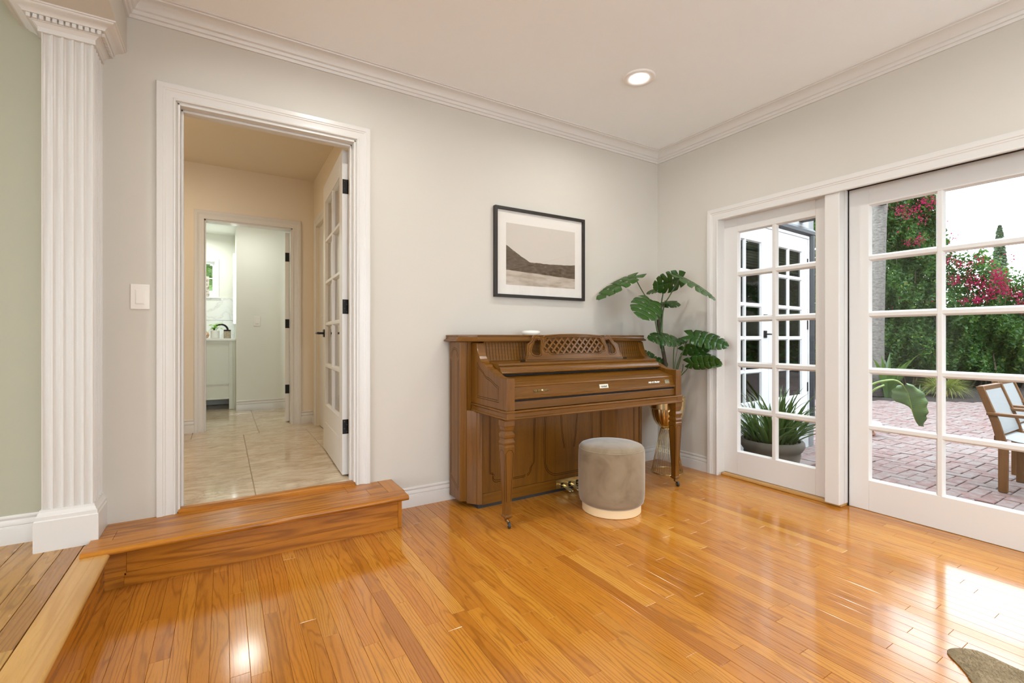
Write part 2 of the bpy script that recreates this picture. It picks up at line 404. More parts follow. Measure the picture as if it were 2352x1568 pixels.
# right wall with the wide glazed opening
OY0, OY1, OZ = -.600, -5.05, 2.03
m = MB(); m.box(0, 0, -.2, .2, OY0, ZC); m.box(0, OY0, OZ, .2, OY1, ZC); m.box(0, OY1, -.2, .2, YF, ZC)
struct(m.build('wall_right', 'wall_paint'), 'cream wall around the garden doors', 'wall')
m = MB(); m.box(XL, YF - .12, 0, -3.6, YF, ZC); m.box(-.3, YF - .12, 0, .2, YF, ZC); m.box(-3.6, YF - .12, 2.3, -.3, YF, ZC)
struct(m.build('wall_front', 'wall_paint'), 'cream wall at the far end of the room opposite the piano', 'wall')
m = MB(); m.box(XL - .12, 0, 0, XL, -.6, ZC); m.box(XL - .12, -5.6, 0, XL, YF, ZC); m.box(XL - .12, -.6, 0, XL, -5.6, .3); m.box(XL - .12, -.6, 2.5, XL, -5.6, ZC)
struct(m.build('wall_left', 'left_green_lit'), 'side room wall with a widened window and green daylight in its colour', 'wall')
wn = struct(empty('window_1', (XL - .06, -2.9, .3)), 'unseen side room window enlarged for more daylight', 'window')  # unseen daylight opening, enlarged to brighten the right wall
for k in range(5):
    box('pane', 'glass', (XL - .065, -.66 - k * .99, .35, XL - .058, -1.59 - k * .99, 2.45), wn)
for k in range(6): box('window_frame', 'trim_paint', (XL - .09, -.6 - k * .988, .3, XL - .03, -.66 - k * .988, 2.5), wn)
wn = struct(empty('added_window_3', (-1.95, YF - .06, 0)), 'added glazed doors behind the camera letting in extra daylight', 'window')  # glazing added out of view to bring in more daylight
for k in range(4):
    box('pane', 'glass', (-3.56 + k * .82, YF - .063, .1, -2.78 + k * .82, YF - .057, 2.25), wn)
for k in range(5): box('window_frame', 'trim_paint', (-3.60 + k * .81, YF - .09, 0, -3.54 + k * .81, YF - .03, 2.3), wn)
struct(box('bounce_ground', 'pale_bounce', (-20, -16, -.35, .19, YF - .125, -.15)), 'added pale ground bouncing daylight in through the far glazed doors', 'bounce_ground')  # added reflector: pale ground sends neutral light up to the ceiling
struct(box('bounce_ground_side', 'pale_bounce', (-20, YF - .125, -.35, XL - .125, 4, -.15)), 'added pale ground bouncing daylight in through the side room window', 'bounce_ground')  # same added reflecting ground, for the side window
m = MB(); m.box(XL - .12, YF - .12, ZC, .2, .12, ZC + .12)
struct(m.build('ceiling', 'ceiling_paint'), 'smooth cool tinted ceiling with crown moulding', 'ceiling')
# beam over the opening to the raised room
struct(box('beam', 'wall_paint', (-4.07, YF, 2.452, -3.703, 0, ZC)), 'boxed ceiling beam resting on the fluted pilaster', 'beam')
# crown moulding
crown = [(0, -.088), (.010, -.088), (.013, -.079), (.014, -.074), (.022, -.071), (.026, -.062), (.027, -.056), (.036, -.052), (.040, -.044), (.044, -.036), (.055, -.024), (.070, -.016), (.084, -.013), (.086, -.008), (.096, -.006), (.097, 0)]
m = MB().sweep(crown, [(-3.703, YF), (-3.703, 0)], -1, ZC, caps=False)
def crown_run(path, name, label):
    struct(MB().sweep(crown, path, -1, ZC, caps=False).build(name, 'trim_paint', smooth=True, auto=28), label, 'moulding')
crown_run([(-3.703, -.2), (-3.703, 0), (0, 0), (0, -.2)], 'trim_1', 'white stepped crown moulding along the top of the piano wall')
crown_run([(-3.703, YF), (-3.703, -.2)], 'trim_2', 'white crown moulding along the ceiling beam')
crown_run([(0, -.2), (0, YF)], 'trim_3', 'white crown moulding above the garden doors')
# baseboards
bb = [(0, .124), (.005, .124), (.009, .119), (.010, .113), (.006, .107), (.005, .103), (.010, .097), (.012, .088), (.012, .082), (.008, .078), (.009, .074), (.015, .072), (.016, .068), (.016, 0), (0, 0)]
def base_run(path, name, label, z=0.0, mat='trim_paint', side=-1):
    struct(MB().sweep(bb, path, side, z).build(name, mat, smooth=True, auto=28), label, 'baseboard')
base_run([(-2.425, 0), (-.0001, 0)], 'baseboard_back', 'white profiled baseboard behind the piano')
base_run([(0, -.0165), (0, -.518)], 'baseboard_right', 'short white baseboard between corner and garden door casing')
base_run([(XL, 0), (-4.005, 0)], 'baseboard_left', 'pale baseboard on the raised floor left of the pilaster', ZR)
base_run([(0, -5.16), (0, YF)], 'baseboard_right_far', 'white baseboard past the garden doors')

# door casings (profile: w outwards from opening, d proud of wall)
casep = [(0, 0), (0, .011), (.003, .014), (.008, .015), (.011, .011), (.016, .010), (.040, .013), (.044, .016), (.050, .0165), (.053, .0195), (.058, .020), (.075, .020), (.078, .018), (.078, 0)]
def casing(name, x0, x1, zb, zt, fn, parent=None, label=None, mat='trim_paint', prof=casep, legs=(1, 1)):
    path = [((x0, zb), (-1, 0)), ((x0, zt), (-1, 1)), ((x1, zt), (1, 1)), ((x1, zb), (1, 0))]
    m = MB(); n = len(prof); vs, fs = [], []
    for (px, pz), (dx, dz) in path:
        for w, d in prof: vs.append(fn(px + dx * w, pz + dz * w, d))
    for i in range(3):
        for j in range(n - 1):
            a, b = i * n + j, (i + 1) * n + j; fs.append((a, b, b + 1, a + 1))
    fs += [tuple(range(n)), tuple(3 * n + j for j in range(n))[::-1]]
    o = m.add(vs, fs).build(name, mat, parent, smooth=True, auto=28)
    if parent is None: struct(o, label, 'casing')
    return o
casing('trim_4', -3.510, -2.624, ZS + .001, 2.267, lambda a, z, d: (a, -d, z), label='white moulded casing around the open hall doorway')
# jamb lining with stop
m = MB(); m.box(DX0, -.002, .20, DX0 + .012, .13, DZ); m.box(DX1, -.002, .20, DX1 - .012, .13, DZ); m.box(DX0, -.002, DZ - .012, DX1, .13, DZ)
m.box(DX0 + .012, .045, .20, DX0 + .024, .085, DZ - .012); m.box(DX1 - .012, .045, .20, DX1 - .024, .085, DZ - .012); m.box(DX0 + .012, .045, DZ - .012, DX1 - .012, .085, DZ - .024)
struct(m.build('trim_5', 'trim_paint', bevel=.003), 'white jamb lining inside the hall doorway', 'door jamb')

# ------------------------------------------------------------------ floors
def proj(p):
    d = Vector(p) - CAM; z = d.dot(FWD)
    if z < .15: return None
    return (1176 + FPX * d.dot(RGT) / z, 774.5 - FPX * d.z / z)
def px_area(x0, y0, x1, y1, z):
    ps = [proj(p) for p in ((x0, y0, z), (x1, y0, z), (x1, y1, z), (x0, y1, z))]
    if None in ps:                                # clip near pieces to their far half
        ps = [proj(p) for p in ((x0, y1, z), (x1, y1, z))]
        if None in ps: return 0
        return 0 if not any(-200 < q[0] < 2552 and q[1] < 1568 for q in ps) else 5000
    ps = [(min(2352, max(0, a)), min(1568, max(0, b))) for a, b in ps]
    return abs(sum(ps[i][0] * ps[(i + 1) % 4][1] - ps[(i + 1) % 4][0] * ps[i][1] for i in range(4))) / 2
def plank_geo(x0, y0, x1, y1, z, rg):
    """one floor strip running along Y: top slightly eased, tiny random tilt; returns verts, faces, uvs per vertex"""
    e = .0011; th = .012
    ta = rg.uniform(-.00006, .00006); tb = rg.uniform(-.00012, .00012)
    def h(a, b): return z + (ta if a else -ta) + (tb if b else -tb)
    vs = [(x0 + .0003, y0 + .0003, z - th), (x1 - .0003, y0 + .0003, z - th), (x1 - .0003, y1 - .0003, z - th), (x0 + .0003, y1 - .0003, z - th)]
    vs += [(x0 + .0003, y0 + .0003, z - .0009), (x1 - .0003, y0 + .0003, z - .0009), (x1 - .0003, y1 - .0003, z - .0009), (x0 + .0003, y1 - .0003, z - .0009)]
    vs += [(x0 + e, y0 + e, h(0, 0)), (x1 - e, y0 + e, h(1, 0)), (x1 - e, y1 - e, h(1, 1)), (x0 + e, y1 - e, h(0, 1))]
    fs = [(8, 9, 10, 11)] + [(4 + i, 4 + (i + 1) % 4, 8 + (i + 1) % 4, 8 + i) for i in range(4)] + [(i, (i + 1) % 4, 4 + (i + 1) % 4, 4 + i) for i in range(4)]
    return vs, fs
def uv_planks(o, mesh_ofs=None):
    me = o.data; uvl = me.uv_layers.new(name='UVMap')
    c = W[o.name]
    for lp in me.loops:
        p = me.vertices[lp.vertex_index].co + c
        uvl.data[lp.index].uv = (p.y, p.x)
def plank_field(root, x0, x1, y0, y1, z, widths, lens, mat, nmax, rg, stuff_name, joint=0.0):
    cells = []; x = x0; k = 0
    while x < x1 - 1e-4:
        w = widths[k % len(widths)]; k += 1
        xe = min(x + w, x1); y = y1 + rg.uniform(-.9, 0) * 0 - 0
        y = y1; first = True
        while y > y0 + 1e-4:
            L = rg.uniform(*lens)
            if first: L *= rg.uniform(.3, 1); first = False
            ye = max(y - L, y0)
            if ye - y0 < .12: ye = y0
            cells.append((x, ye, xe - joint, y)); y = ye
        x = xe
    cells.sort(key=lambda c: -px_area(*c, z))
    rest = MB(); rest.rn = []
    for i, c in enumerate(cells):
        vs, fs = plank_geo(*c, z, rg)
        if i < nmax:
            mb = MB().add(vs, fs); mb.rn = [rg.random()] * len(fs)
            o = mb.build('plank', mat, root); uv_planks(o)
        else:
            rest.add(vs, fs); rest.rn += [rg.random()] * len(fs)
    if rest.v:
        o = rest.build(stuff_name, mat, root); uv_planks(o); tag(o, kind='stuff')
rg = random.Random(11)
fl = struct(box('floor', 'floor_base', (-3.75, YF, -.20, .2, 0, -.0125)), 'glossy golden oak strip floor of the sunken room', 'floor')
plank_field(fl, -3.745, .2, YF, 0, 0.0, [.0571], (.35, 1.35), 'oak_floor', 296, rg, 'distant_planks')
fr = struct(box('floor_raised', 'floor_base', (XL, YF, -.2, -3.775, 0, ZR - .0125)), 'raised pale oak plank floor beside the pilaster', 'floor')
plank_field(fr, -5.42, -3.822, YF, 0, ZR, [.079, .060, .079, .105, .060], (.5, 1.6), 'oak_raised', 120, random.Random(5), 'distant_planks', .0015)
m = MB(); m.box(XL, YF, ZR - .012, -5.42, 0, ZR); m.rn = [.3] * 6
o = m.build('far_boards', 'oak_raised', fr); uv_planks(o)
# nosing board and riser at the edge of the raised floor
nos = [(-3.8195, ZR - .022), (-3.8195, ZR)]
nos += [(-3.722 + .011 * math.cos(a), ZR - .011 + .011 * math.sin(a)) for a in [R(90 - 15 * k) for k in range(13)]]
o = MB().prism(nos, lambda p, q, t: (p, t, q), YF, -.352).build('nosing', 'nosing_light', fr, smooth=True, auto=35)
o = MB().prism(nos, lambda p, q, t: (p - .0, t, q), -.3515, -.20).build('nosing', 'nosing_light', fr, smooth=True, auto=35)
box('riser', 'step_y', (-3.775, YF, 0, -3.738, -.29, ZR - .022), fr)

# doorway step
st = empty('doorstep', (-3.1, -.16, 0), 'honey oak doorstep with bullnose edge below the hall doorway', 'step')
YN, XN, YRS = -.352, -2.405, -.290
def bull(y, z0, z1):
    r = (z1 - z0) / 2; return [(y + r + r * math.cos(a), z0 + r + r * math.sin(a)) for a in [R(90 + 15 * k) for k in range(13)]]
z0, z1 = ZS - .028, ZS
# front nosing board, end board with return, middle tread boards
o = MB().prism([(-.235, z0), (-.235, z1)] + bull(YN, z0, z1), lambda p, q, t: (t, p, q), -3.806, XN - .014).build('nosing', 'step_x', st, smooth=True, auto=35)
box('tread_board', 'step_x', (-3.72, -.2345, z0, -2.60, -.118, z1), st, bevel=.0012)
box('tread_board', 'step_x', (-3.773, -.1905, z0, -3.7208, -.118, z1), st, bevel=.0012); box('tread_board', 'step_x', (-3.80, -.2345, z0, -3.7208, -.1912, z1), st, bevel=.0012)
box('tread_board', 'step_x', (-3.773, -.1172, z0, -2.70, .0, z1), st, bevel=.0012)
box('tread_board', 'step_x', (-2.5992, -.2345, z0, -2.5008, -.118, z1), st, bevel=.0012)
box('tread_board', 'step_x', (-2.6992, -.1172, z0, -2.5008, .0, z1), st, bevel=.0012)
o = MB().prism([(-2.50, z0), (-2.50, z1)] + [(2 * XN - 2 * 0 - (XN) - (q[0] - YN) - .0, q[1]) for q in bull(YN, z0, z1)][::1], lambda p, q, t: (p, t, q), -.2345, 0).build('end_board', 'step_y', st, smooth=True, auto=35)
box('riser', 'step_x', (-3.664, YRS, .062, -2.463, YRS + .02, z0), st, bevel=.001)
box('riser', 'step_x', (-3.672, YRS, .0, -2.463, YRS + .02, .0612), st, bevel=.001)
box('riser', 'step_x', (-3.738, YRS, .05, -3.6648, YRS + .02, z0), st, bevel=.001)
box('riser', 'step_x', (-3.738, YRS, .0, -3.6728, YRS + .02, .0492), st, bevel=.001)
box('backing', 'step_x', (-3.738, YRS + .004, 0, -2.463, YRS + .024, z0 - .001), st)
box('corner_post', 'step_z', (-2.4622, YRS, 0, -2.440, 0, z0), st, bevel=.002)
box('threshold', 'step_x', (DX0 + .001, -.006, ZS - .03, DX1 - .001, .045, ZH + .003), st, bevel=.008)

# hall tiles
fh = struct(box('floor_hall', 'grout', (-4.4, .03, 0, -2.3, 4.4, ZH - .003)), 'polished beige stone tile floor of the hallway', 'floor')
TW, TD = .515, .4475
tl = None
for col in range(-3, 3):
    xs = -3.155 + col * TW - (.0 if True else 0)
    for row in range(-1, 10):
        ya = .135 + row * TD - .445 + (0 if True else 0)
        x0, x1 = xs, xs + TW
        if row >= 5: x0 += .125; x1 += .125
        x0, x1 = max(x0, -4.4), min(x1, -2.3)
        y0_, y1_ = max(ya, .045), min(ya + TD, 4.4)
        if x1 - x0 < .03 or y1_ - y0_ < .03: continue
        box('tile', 'tile_stone', (x0 + .0025, y0_ + .0025, ZH - .012, x1 - .0025, y1_ - .0025, ZH), fh, bevel=.0012, seg=1)

# ------------------------------------------------------------------ pilaster
pl = empty('pilaster', (-3.88, -.09, ZR), 'white fluted pilaster with dentil capital left of the hall doorway', 'pilaster')
PX0, PX1, PY = -3.965, -3.792, -.172
def flute_edge(a, b, nf, r, fn):
    """points along an edge from a to b with nf concave flutes"""
    L = b - a; pitch = L / nf; pts = []
    for k in range(nf):
        c = a + pitch * (k + .5); pts.append((a + pitch * k + .0005, 0))
        for j in range(7):
            t = math.pi * j / 6; pts.append((c - r * math.cos(t), -r * .85 * math.sin(t)))
    pts.append((b - .0005, 0))
    return [fn(p, q) for p, q in pts]
front = flute_edge(PX0 + .004, PX1 - .004, 5, .0135, lambda p, q: (p, PY - q))
right = flute_edge(PY + .004, -.004, 5, .0135, lambda p, q: (PX1 + q, p))
left = flute_edge(-.004, PY + .004, 5, .0125, lambda p, q: (PX0 - q, p)) if False else [(PX0, 0)]
left = [(PX0, 0)]
sh = front + right + [(PX1, 0)] + left
MB().prism(sh, lambda p, q, t: (p, q, t), ZR + .17, 2.372).build('shaft', 'trim_paint', pl, smooth=True, auto=25)
def ring(prof, name, mat='trim_paint'):
    path = [(PX0, 0), (PX0, PY), (PX1, PY), (PX1, 0)]
    return MB().sweep(prof, path, -1, 0).build(name, mat, pl, smooth=True, auto=28)
ring([(-.05, ZR), (.018, ZR), (.018, ZR + .128), (.014, ZR + .132), (.014, ZR + .146), (.009, ZR + .150), (.007, ZR + .158), (.003, ZR + .163), (.002, ZR + .172), (-.05, ZR + .172)], 'plinth')
ring([(-.05, 2.366), (.006, 2.366), (.006, 2.386), (.009, 2.388), (.012, 2.393), (.018, 2.397), (.020, 2.399), (.026, 2.400), (.026, 2.4185), (.044, 2.4185), (.046, 2.423), (.050, 2.428), (.060, 2.434), (.072, 2.438), (.078, 2.442), (.080, 2.446), (.086, 2.447), (.088, 2.452), (-.05, 2.452)], 'capital')
for k in range(12):
    xa = PX0 - .034 + k * .0203
    box('dentil', 'trim_paint', (xa, PY - .040, 2.402, xa + .0145, PY - .026, 2.4185), pl, bevel=.0015, seg=1)
for k in range(10):
    ya = PY - .022 + k * .0195
    if ya + .0145 > -.002: break
    box('dentil', 'trim_paint', (PX1 + .026, ya, 2.402, PX1 + .040, ya + .0145, 2.4185), pl, bevel=.0015, seg=1)

# wall switch
def wall_switch(x, z, y, label, s=1.0, mat='switch_plastic'):
    e = empty('light_switch', (x, y, z), label, 'light switch')
    box('plate', mat, (x - .0375 * s, y - .006, z - .061 * s, x + .0375 * s, y, z + .061 * s), e, bevel=.003)
    box('rocker_frame', mat, (x - .0185 * s, y - .0075, z - .036 * s, x + .0185 * s, y - .005, z + .036 * s), e, bevel=.0008, seg=1)
    MB().prism([(y - .007, z - .032 * s), (y - .0115, z - .032 * s), (y - .008, z + .032 * s), (y - .007, z + .032 * s)], lambda p, q, t: (t, p, q), x - .0155 * s, x + .0155 * s).build('rocker', mat, e, bevel=.0008, seg=1)
wall_switch(-3.652, 1.277, 0, 'white rocker light switch beside the large hall doorway')

# ------------------------------------------------------------------ can light
def can(x, y, z, label, w=CAN_W, col=WARM, cover=True, r=.098, dim=1.0):
    e = empty('recessed_light', (x, y, z), label, 'ceiling light', 'recessed ceiling lights')
    MB().lathe([(r * .60, -.001), (r * .63, -.008), (r * .95, -.011), (r, -.006), (r, 0)], (x, y, z), 40, cap=False).build('trim_ring', 'lamp_trim', e, smooth=True)
    MB().lathe([(0.0001, -.003), (r * .61, -.003)], (x, y, z), 40, cap=False).build('lens', 'lamp_glow', e)
    ld = bpy.data.lights.new('lamp', 'AREA'); ld.shape = 'DISK'; ld.size = r * .75; ld.energy = w; ld.color = col; ld.spread = R(165)
    lo = bpy.data.objects.new('lamp', ld); C0.objects.link(lo); lo.parent = e; lo.location = (0, 0, -.014)
    return e
can(-1.083, -.802, ZC, 'lit recessed ceiling light above the piano corner')
for x, y, where in [(-2.75, -.80, 'above the doorstep'), (-1.083, -2.45, 'in front of the sliding garden door'), (-2.75, -2.45, 'beside the raised floor edge'), (-1.083, -4.1, 'above the cowhide rug'), (-2.75, -4.1, 'nearest the added far glazing')]:
    can(x, y, ZC, 'lit recessed ceiling light ' + where)
for x, y, where in [(-5.2, -1.6, 'near the pilaster'), (-5.2, -4.0, 'far from the pilaster')]:
    can(x, y, ZC, 'added unseen ceiling light brightening the raised side room ' + where, w=5)  # lamps added out of view to lift the left side

# ------------------------------------------------------------------ glazed doors
def french(name, kind, loc, rz, w, h, th, stl, top, bot, cols, rows, mun, paint, label=None, cat=None, parent=None, z0=0.0, gmat='glass', bead=.010, tagkind=None, names=True):
    """leaf in local axes: x width, y thickness (towards +y), z up. Returns the empty."""
    e = empty(name, loc, label, cat, kind=tagkind, parent=parent, rz=rz)
    L = dict(local=True)
    box('stile', paint, (0, 0, 0, stl, th, h), e, bevel=.002, local=True); box('stile', paint, (w - stl, 0, 0, w, th, h), e, bevel=.002, local=True)
    box('rail', paint, (stl, 0, 0, w - stl, th, bot), e, bevel=.0015, local=True); box('rail', paint, (stl, 0, h - top, w - stl, th, h), e, bevel=.0015, local=True)
    gw, gh = w - 2 * stl, h - top - bot
    pw = (gw - (cols - 1) * mun) / cols; ph = (gh - (rows - 1) * mun) / rows
    pr = [(0, th * .5), (mun * .26, th * .06), (mun * .74, th * .06), (mun, th * .5), (mun * .74, th * .94), (mun * .26, th * .94)]
    for c in range(1, cols):
        x = stl + c * pw + (c - 1) * mun
        MB().prism(pr, lambda p, q, t: (x + p, (q - th * .5) * 1.035 + th * .5, t), bot, h - top).build('muntin', paint, e, local=True, bevel=.0015, seg=1)
    for r in range(1, rows):
        z = bot + r * ph + (r - 1) * mun
        MB().prism(pr, lambda p, q, t: (t, q, z + p), stl, w - stl).build('muntin', paint, e, local=True, bevel=.0015, seg=1)
    # sloped glazing bead around the whole glazed field
    mb = MB()
    for ya, yb in ((th * .1, th * .5), (th * .9, th * .5)):
        a = [(stl, bot), (w - stl, bot), (w - stl, h - top), (stl, h - top)]; b = [(stl + bead, bot + bead), (w - stl - bead, bot + bead), (w - stl - bead, h - top - bead), (stl + bead, h - top - bead)]
        vs = [(p[0], ya, p[1]) for p in a] + [(p[0], yb, p[1]) for p in b]
        mb.add(vs, [(i, (i + 1) % 4, 4 + (i + 1) % 4, 4 + i) for i in range(4)])
    mb.build('glazing_bead', paint, e, local=True)
    for c in range(cols):
        for r in range(rows):
            xa = stl + c * (pw + mun); za = bot + r * (ph + mun)
            box('pane', gmat, (xa - .004, th * .5 - .002, za - .004, xa + pw + .004, th * .5 + .002, za + ph + .004), e, local=True)
    return e
# fixed garden door (left panel)
d1 = french('door_1', 'structure', (.075, -.604, .022), R(-90), .786, 1.985, .045, .112, .112, .176, 2, 5, .048, 'door_paint',
            'white fixed garden door with ten panes nearest the plant', 'door', tagkind='structure')
# sliding garden doors
SW = 3 * .3175 + 2 * .042 + 2 * .110
d2 = french('door_2', 'structure', (.118, -1.458, .002), R(-90), SW, 2.018, .045, .108, .116, .188, 3, 5, .043, 'door_paint',
            'white sliding garden door with fifteen panes looking onto the patio', 'door', tagkind='structure')
d3 = french('door_3', 'structure', (.030, -1.458 - SW + .09, .002), R(-90), SW + .02, 2.018, .045, .108, .116, .188, 3, 5, .043, 'door_paint',
            'white glazed garden door panel beyond the right edge of view', 'door', tagkind='structure')
d7 = french('door_7', 'structure', (.118, -1.458 - 2 * SW + .10, .002), R(-90), SW, 2.018, .045, .108, .116, .188, 3, 5, .043, 'door_paint',
            'white glazed garden door panel farthest from the piano', 'door', tagkind='structure')
# casing, post, head, gap
casing('trim_6', .606, 5.05, 0.001, 1.996, lambda a, z, d: (-d, -a, z), label='white moulded casing around the garden doors', prof=[(w * 1.14, d * 1.1) for w, d in casep])
o = struct(box('trim_7', 'trim_paint', (.004, -1.366, .018, .072, -1.452, 2.03), bevel=.004), 'white post between the fixed and sliding garden doors', 'post')
m = MB(); m.box(.0725, -1.394, .02, .112, -1.4535, 2.02); m.box(0, OY0, .02, .14, OY0 - .006, 2.02); m.box(0, OY0, 2.004, .075, -1.366, 2.03); m.box(.0, -1.446, 2.022, .112, OY1, 2.03)
struct(m.build('trim_8', 'trim_paint'), 'white frame lining of the garden door opening', 'door frame')
m = MB(); m.box(.112, -1.4525, .0, .19, -1.4575, 2.03); m.box(.122, -1.40, 0, .19, -1.4525, 2.03); m.box(.10, -1.452, 2.0203, .19, OY1, 2.03); m.box(.19, -1.45, 0, .2, OY1, .012)
struct(m.build('trim_9', 'dark_gap'), 'dark shadow gap around the sliding garden door', 'door gap')
struct(box('trim_10', 'nosing_light', (.035, -.606, 0, .2, -1.45, .020), bevel=.006), 'pale wooden threshold under the fixed garden door', 'threshold')

# hall door leaf (open)
d4 = french('door_4', 'structure', (-2.634, .150, ZH + .008), R(87.6), .862, 2.03, .042, .105, .14, .345, 2, 5, .040, 'door_paint',
            'white glazed hall door standing open with black hinges', 'door', tagkind='structure')
d4.location.z = ZH + .010
box('panel_moulding', 'door_paint', (.12, .0421, .20, .74, .0445, .215), d4, local=True)
for zz in (.30, 1.05, 1.80):
    hg = MB()
    hg.box(.0006, .004, zz - .045, -.0022, .040, zz + .045)
    o = hg.build('hinge', 'black_metal', d4, local=True, bevel=.004)
    MB().tube([(-.006, -.004, zz - .047), (-.006, -.004, zz + .047)], .0055, 10).build('hinge_pin', 'black_metal', d4, local=True, smooth=True, auto=40)
    for k, (a, b) in enumerate(((.014, -.032), (.028, -.012), (.014, .012), (.028, .032))):
        MB().lathe([(.0001, .0012), (.0028, .0008), (.003, 0)], n=8).build('screw', 'steel', d4, local=True).location = (-.0024, a, zz + b)
m = MB(); m.box(.780, .042, .86, .838, .050, .92)
m.build('handle_plate', 'black_metal', d4, local=True, bevel=.004)
MB().tube([(.809, .048, .89), (.809, .092, .89), (.800, .098, .89), (.70, .098, .89)], .009, 10).build('handle', 'black_metal', d4, local=True, smooth=True, auto=50)
MB().tube([(.809, -.001, .89), (.809, -.045, .89), (.800, -.05, .89), (.70, -.05, .89)], .009, 10).build('handle', 'black_metal', d4, local=True, smooth=True, auto=50)

# ------------------------------------------------------------------ hallway
YH = 2.26
HX0, HX1 = -3.458, -2.720
m = MB(); m.box(-4.4, YH, 0, HX0, YH + .12, 2.7); m.box(HX1, YH, 0, -2.4, YH + .12, 2.7); m.box(HX0, YH, 2.168, HX1, YH + .12, 2.7)
struct(m.build('wall_hall_back', 'hall_paint'), 'tan hallway wall with the inner doorway', 'wall')
SY0, SY1 = 1.22, 2.055
m = MB(); m.box(-2.52, .12, 0, -2.4, SY0, 2.7); m.box(-2.52, SY1, 0, -2.4, YH, 2.7); m.box(-2.52, SY0, 2.168, -2.4, SY1, 2.7)
struct(m.build('wall_hall_right', 'hall_paint'), 'tan hallway side wall beside the open glazed door', 'wall')
struct(box('wall_hall_left', 'hall_paint', (-4.52, .12, 0, -4.4, YH + .12, 2.7)), 'tan hallway wall out of view on the left', 'wall')
struct(box('ceiling_hall', 'hall_paint', (-4.52, .12, 2.672, -2.4, YH + .12, 2.80)), 'tan hallway ceiling', 'ceiling')
casing('trim_11', HX0, HX1, ZH, 2.168, lambda a, z, d: (a, YH - d, z), label='white casing around the inner bathroom doorway')
m = MB(); m.box(HX0, YH - .001, ZH, HX0 + .012, YH + .121, 2.168); m.box(HX1, YH - .001, ZH, HX1 - .012, YH + .121, 2.168); m.box(HX0, YH - .001, 2.156, HX1, YH + .121, 2.168)
struct(m.build('trim_12', 'trim_paint'), 'white jamb of the inner bathroom doorway', 'door jamb')
casing('trim_13', -SY1, -SY0, ZH, 2.168, lambda a, z, d: (-2.52 - d, -a, z), label='white casing of a closed door on the hallway side wall')
dd = struct(empty('door_5', (-2.47, 1.63, ZH)), 'white closed door on the hallway side wall', 'door')
box('slab', 'door_paint', (-2.50, SY0, ZH + .005, -2.46, SY1, 2.168), dd)
box('panel', 'door_paint', (-2.505, SY0 + .12, ZH + .25, -2.50, SY1 - .12, 1.15), dd, bevel=.004)
box('panel', 'door_paint', (-2.505, SY0 + .12, 1.27, -2.50, SY1 - .12, 2.05), dd, bevel=.004)
base_run([(-4.4, YH), (HX0 - .078, YH)], 'baseboard_hall_left', 'pale baseboard left of the inner doorway', ZH)
base_run([(HX1 + .078, YH), (-2.52, YH), (-2.52, SY1 + .078)], 'baseboard_hall_right', 'pale baseboard in the corner right of the inner doorway', ZH)
base_run([(-2.52, SY0 - .078), (-2.52, .125)], 'baseboard_hall_side', 'pale baseboard behind the open glazed door', ZH)
def bulb_light(name, x, y, z, w, col, label, r=.15):
    e = empty(name, (x, y, z), label, 'ceiling light')
    MB().lathe([(.0001, -.06), (r * .6, -.052), (r * .92, -.03), (r, 0)], (x, y, z), 32, cap=False).build('diffuser', 'lamp_glow', e, smooth=True)
    MB().lathe([(r, -.012), (r + .012, -.012), (r + .012, 0), (r, 0)], (x, y, z), 32, cap=False).build('rim', 'lamp_trim', e)
    ld = bpy.data.lights.new('lamp', 'AREA'); ld.shape = 'DISK'; ld.size = r * 1.8; ld.energy = w; ld.color = col
    lo = bpy.data.objects.new('lamp', ld); C0.objects.link(lo); lo.parent = e; lo.location = (0, 0, -.065)
bulb_light('hall_lamp', -4.0, 1.1, 2.672, HALL_W, (1, .80, .52), 'flush ceiling lamp of the hallway out of view')

# bathroom beyond
YB = 3.50
struct(box('wall_bath_front', 'bath_paint', (-3.18, YB, 0, -2.3, YB + .10, 2.6)), 'pale green white bathroom wall with the small switch', 'wall')
m = MB(); m.box(-4.4, 4.30, 0, -3.9, 4.42, 2.6); m.box(-3.40, 4.30, 0, -3.08, 4.42, 2.6); m.box(-3.9, 4.30, 0, -3.40, 4.42, 1.655); m.box(-3.9, 4.30, 2.06, -3.40, 4.42, 2.6)
struct(m.build('wall_bath_back', 'bath_paint'), 'white wall behind the vanity with a small window', 'wall')
struct(box('wall_bath_alcove', 'bath_paint', (-3.18, YB + .10, 0, -3.08, 4.30, 2.6)), 'white return wall right of the vanity', 'wall')
m = MB(); m.box(-2.3, YH + .12, 0, -2.2, YB + .1, 2.6); m.box(-4.5, YH + .12, 0, -4.4, 4.42, 2.6)
struct(m.build('wall_bath_side', 'bath_paint'), 'side walls of the bathroom out of view', 'wall')
struct(box('ceiling_bath', 'bath_paint', (-4.5, YH + .12, 2.42, -2.2, 4.42, 2.6)), 'white bathroom ceiling', 'ceiling')
base_run([(-3.18, YB), (-2.3, YB)], 'baseboard_bath', 'white baseboard below the small bathroom switch', ZH)
wall_switch(-2.965, 1.276, YB, 'small white light switch on the far bathroom wall')
bulb_light('bath_lamp', -3.10, 2.95, 2.42, BATH_W, (.97, 1, .90), 'flush bathroom ceiling lamp out of view')
can(-3.62, 3.86, 2.42, 'bright recessed light over the bathroom vanity', w=3.0, col=(.97, 1, .92), r=.06)
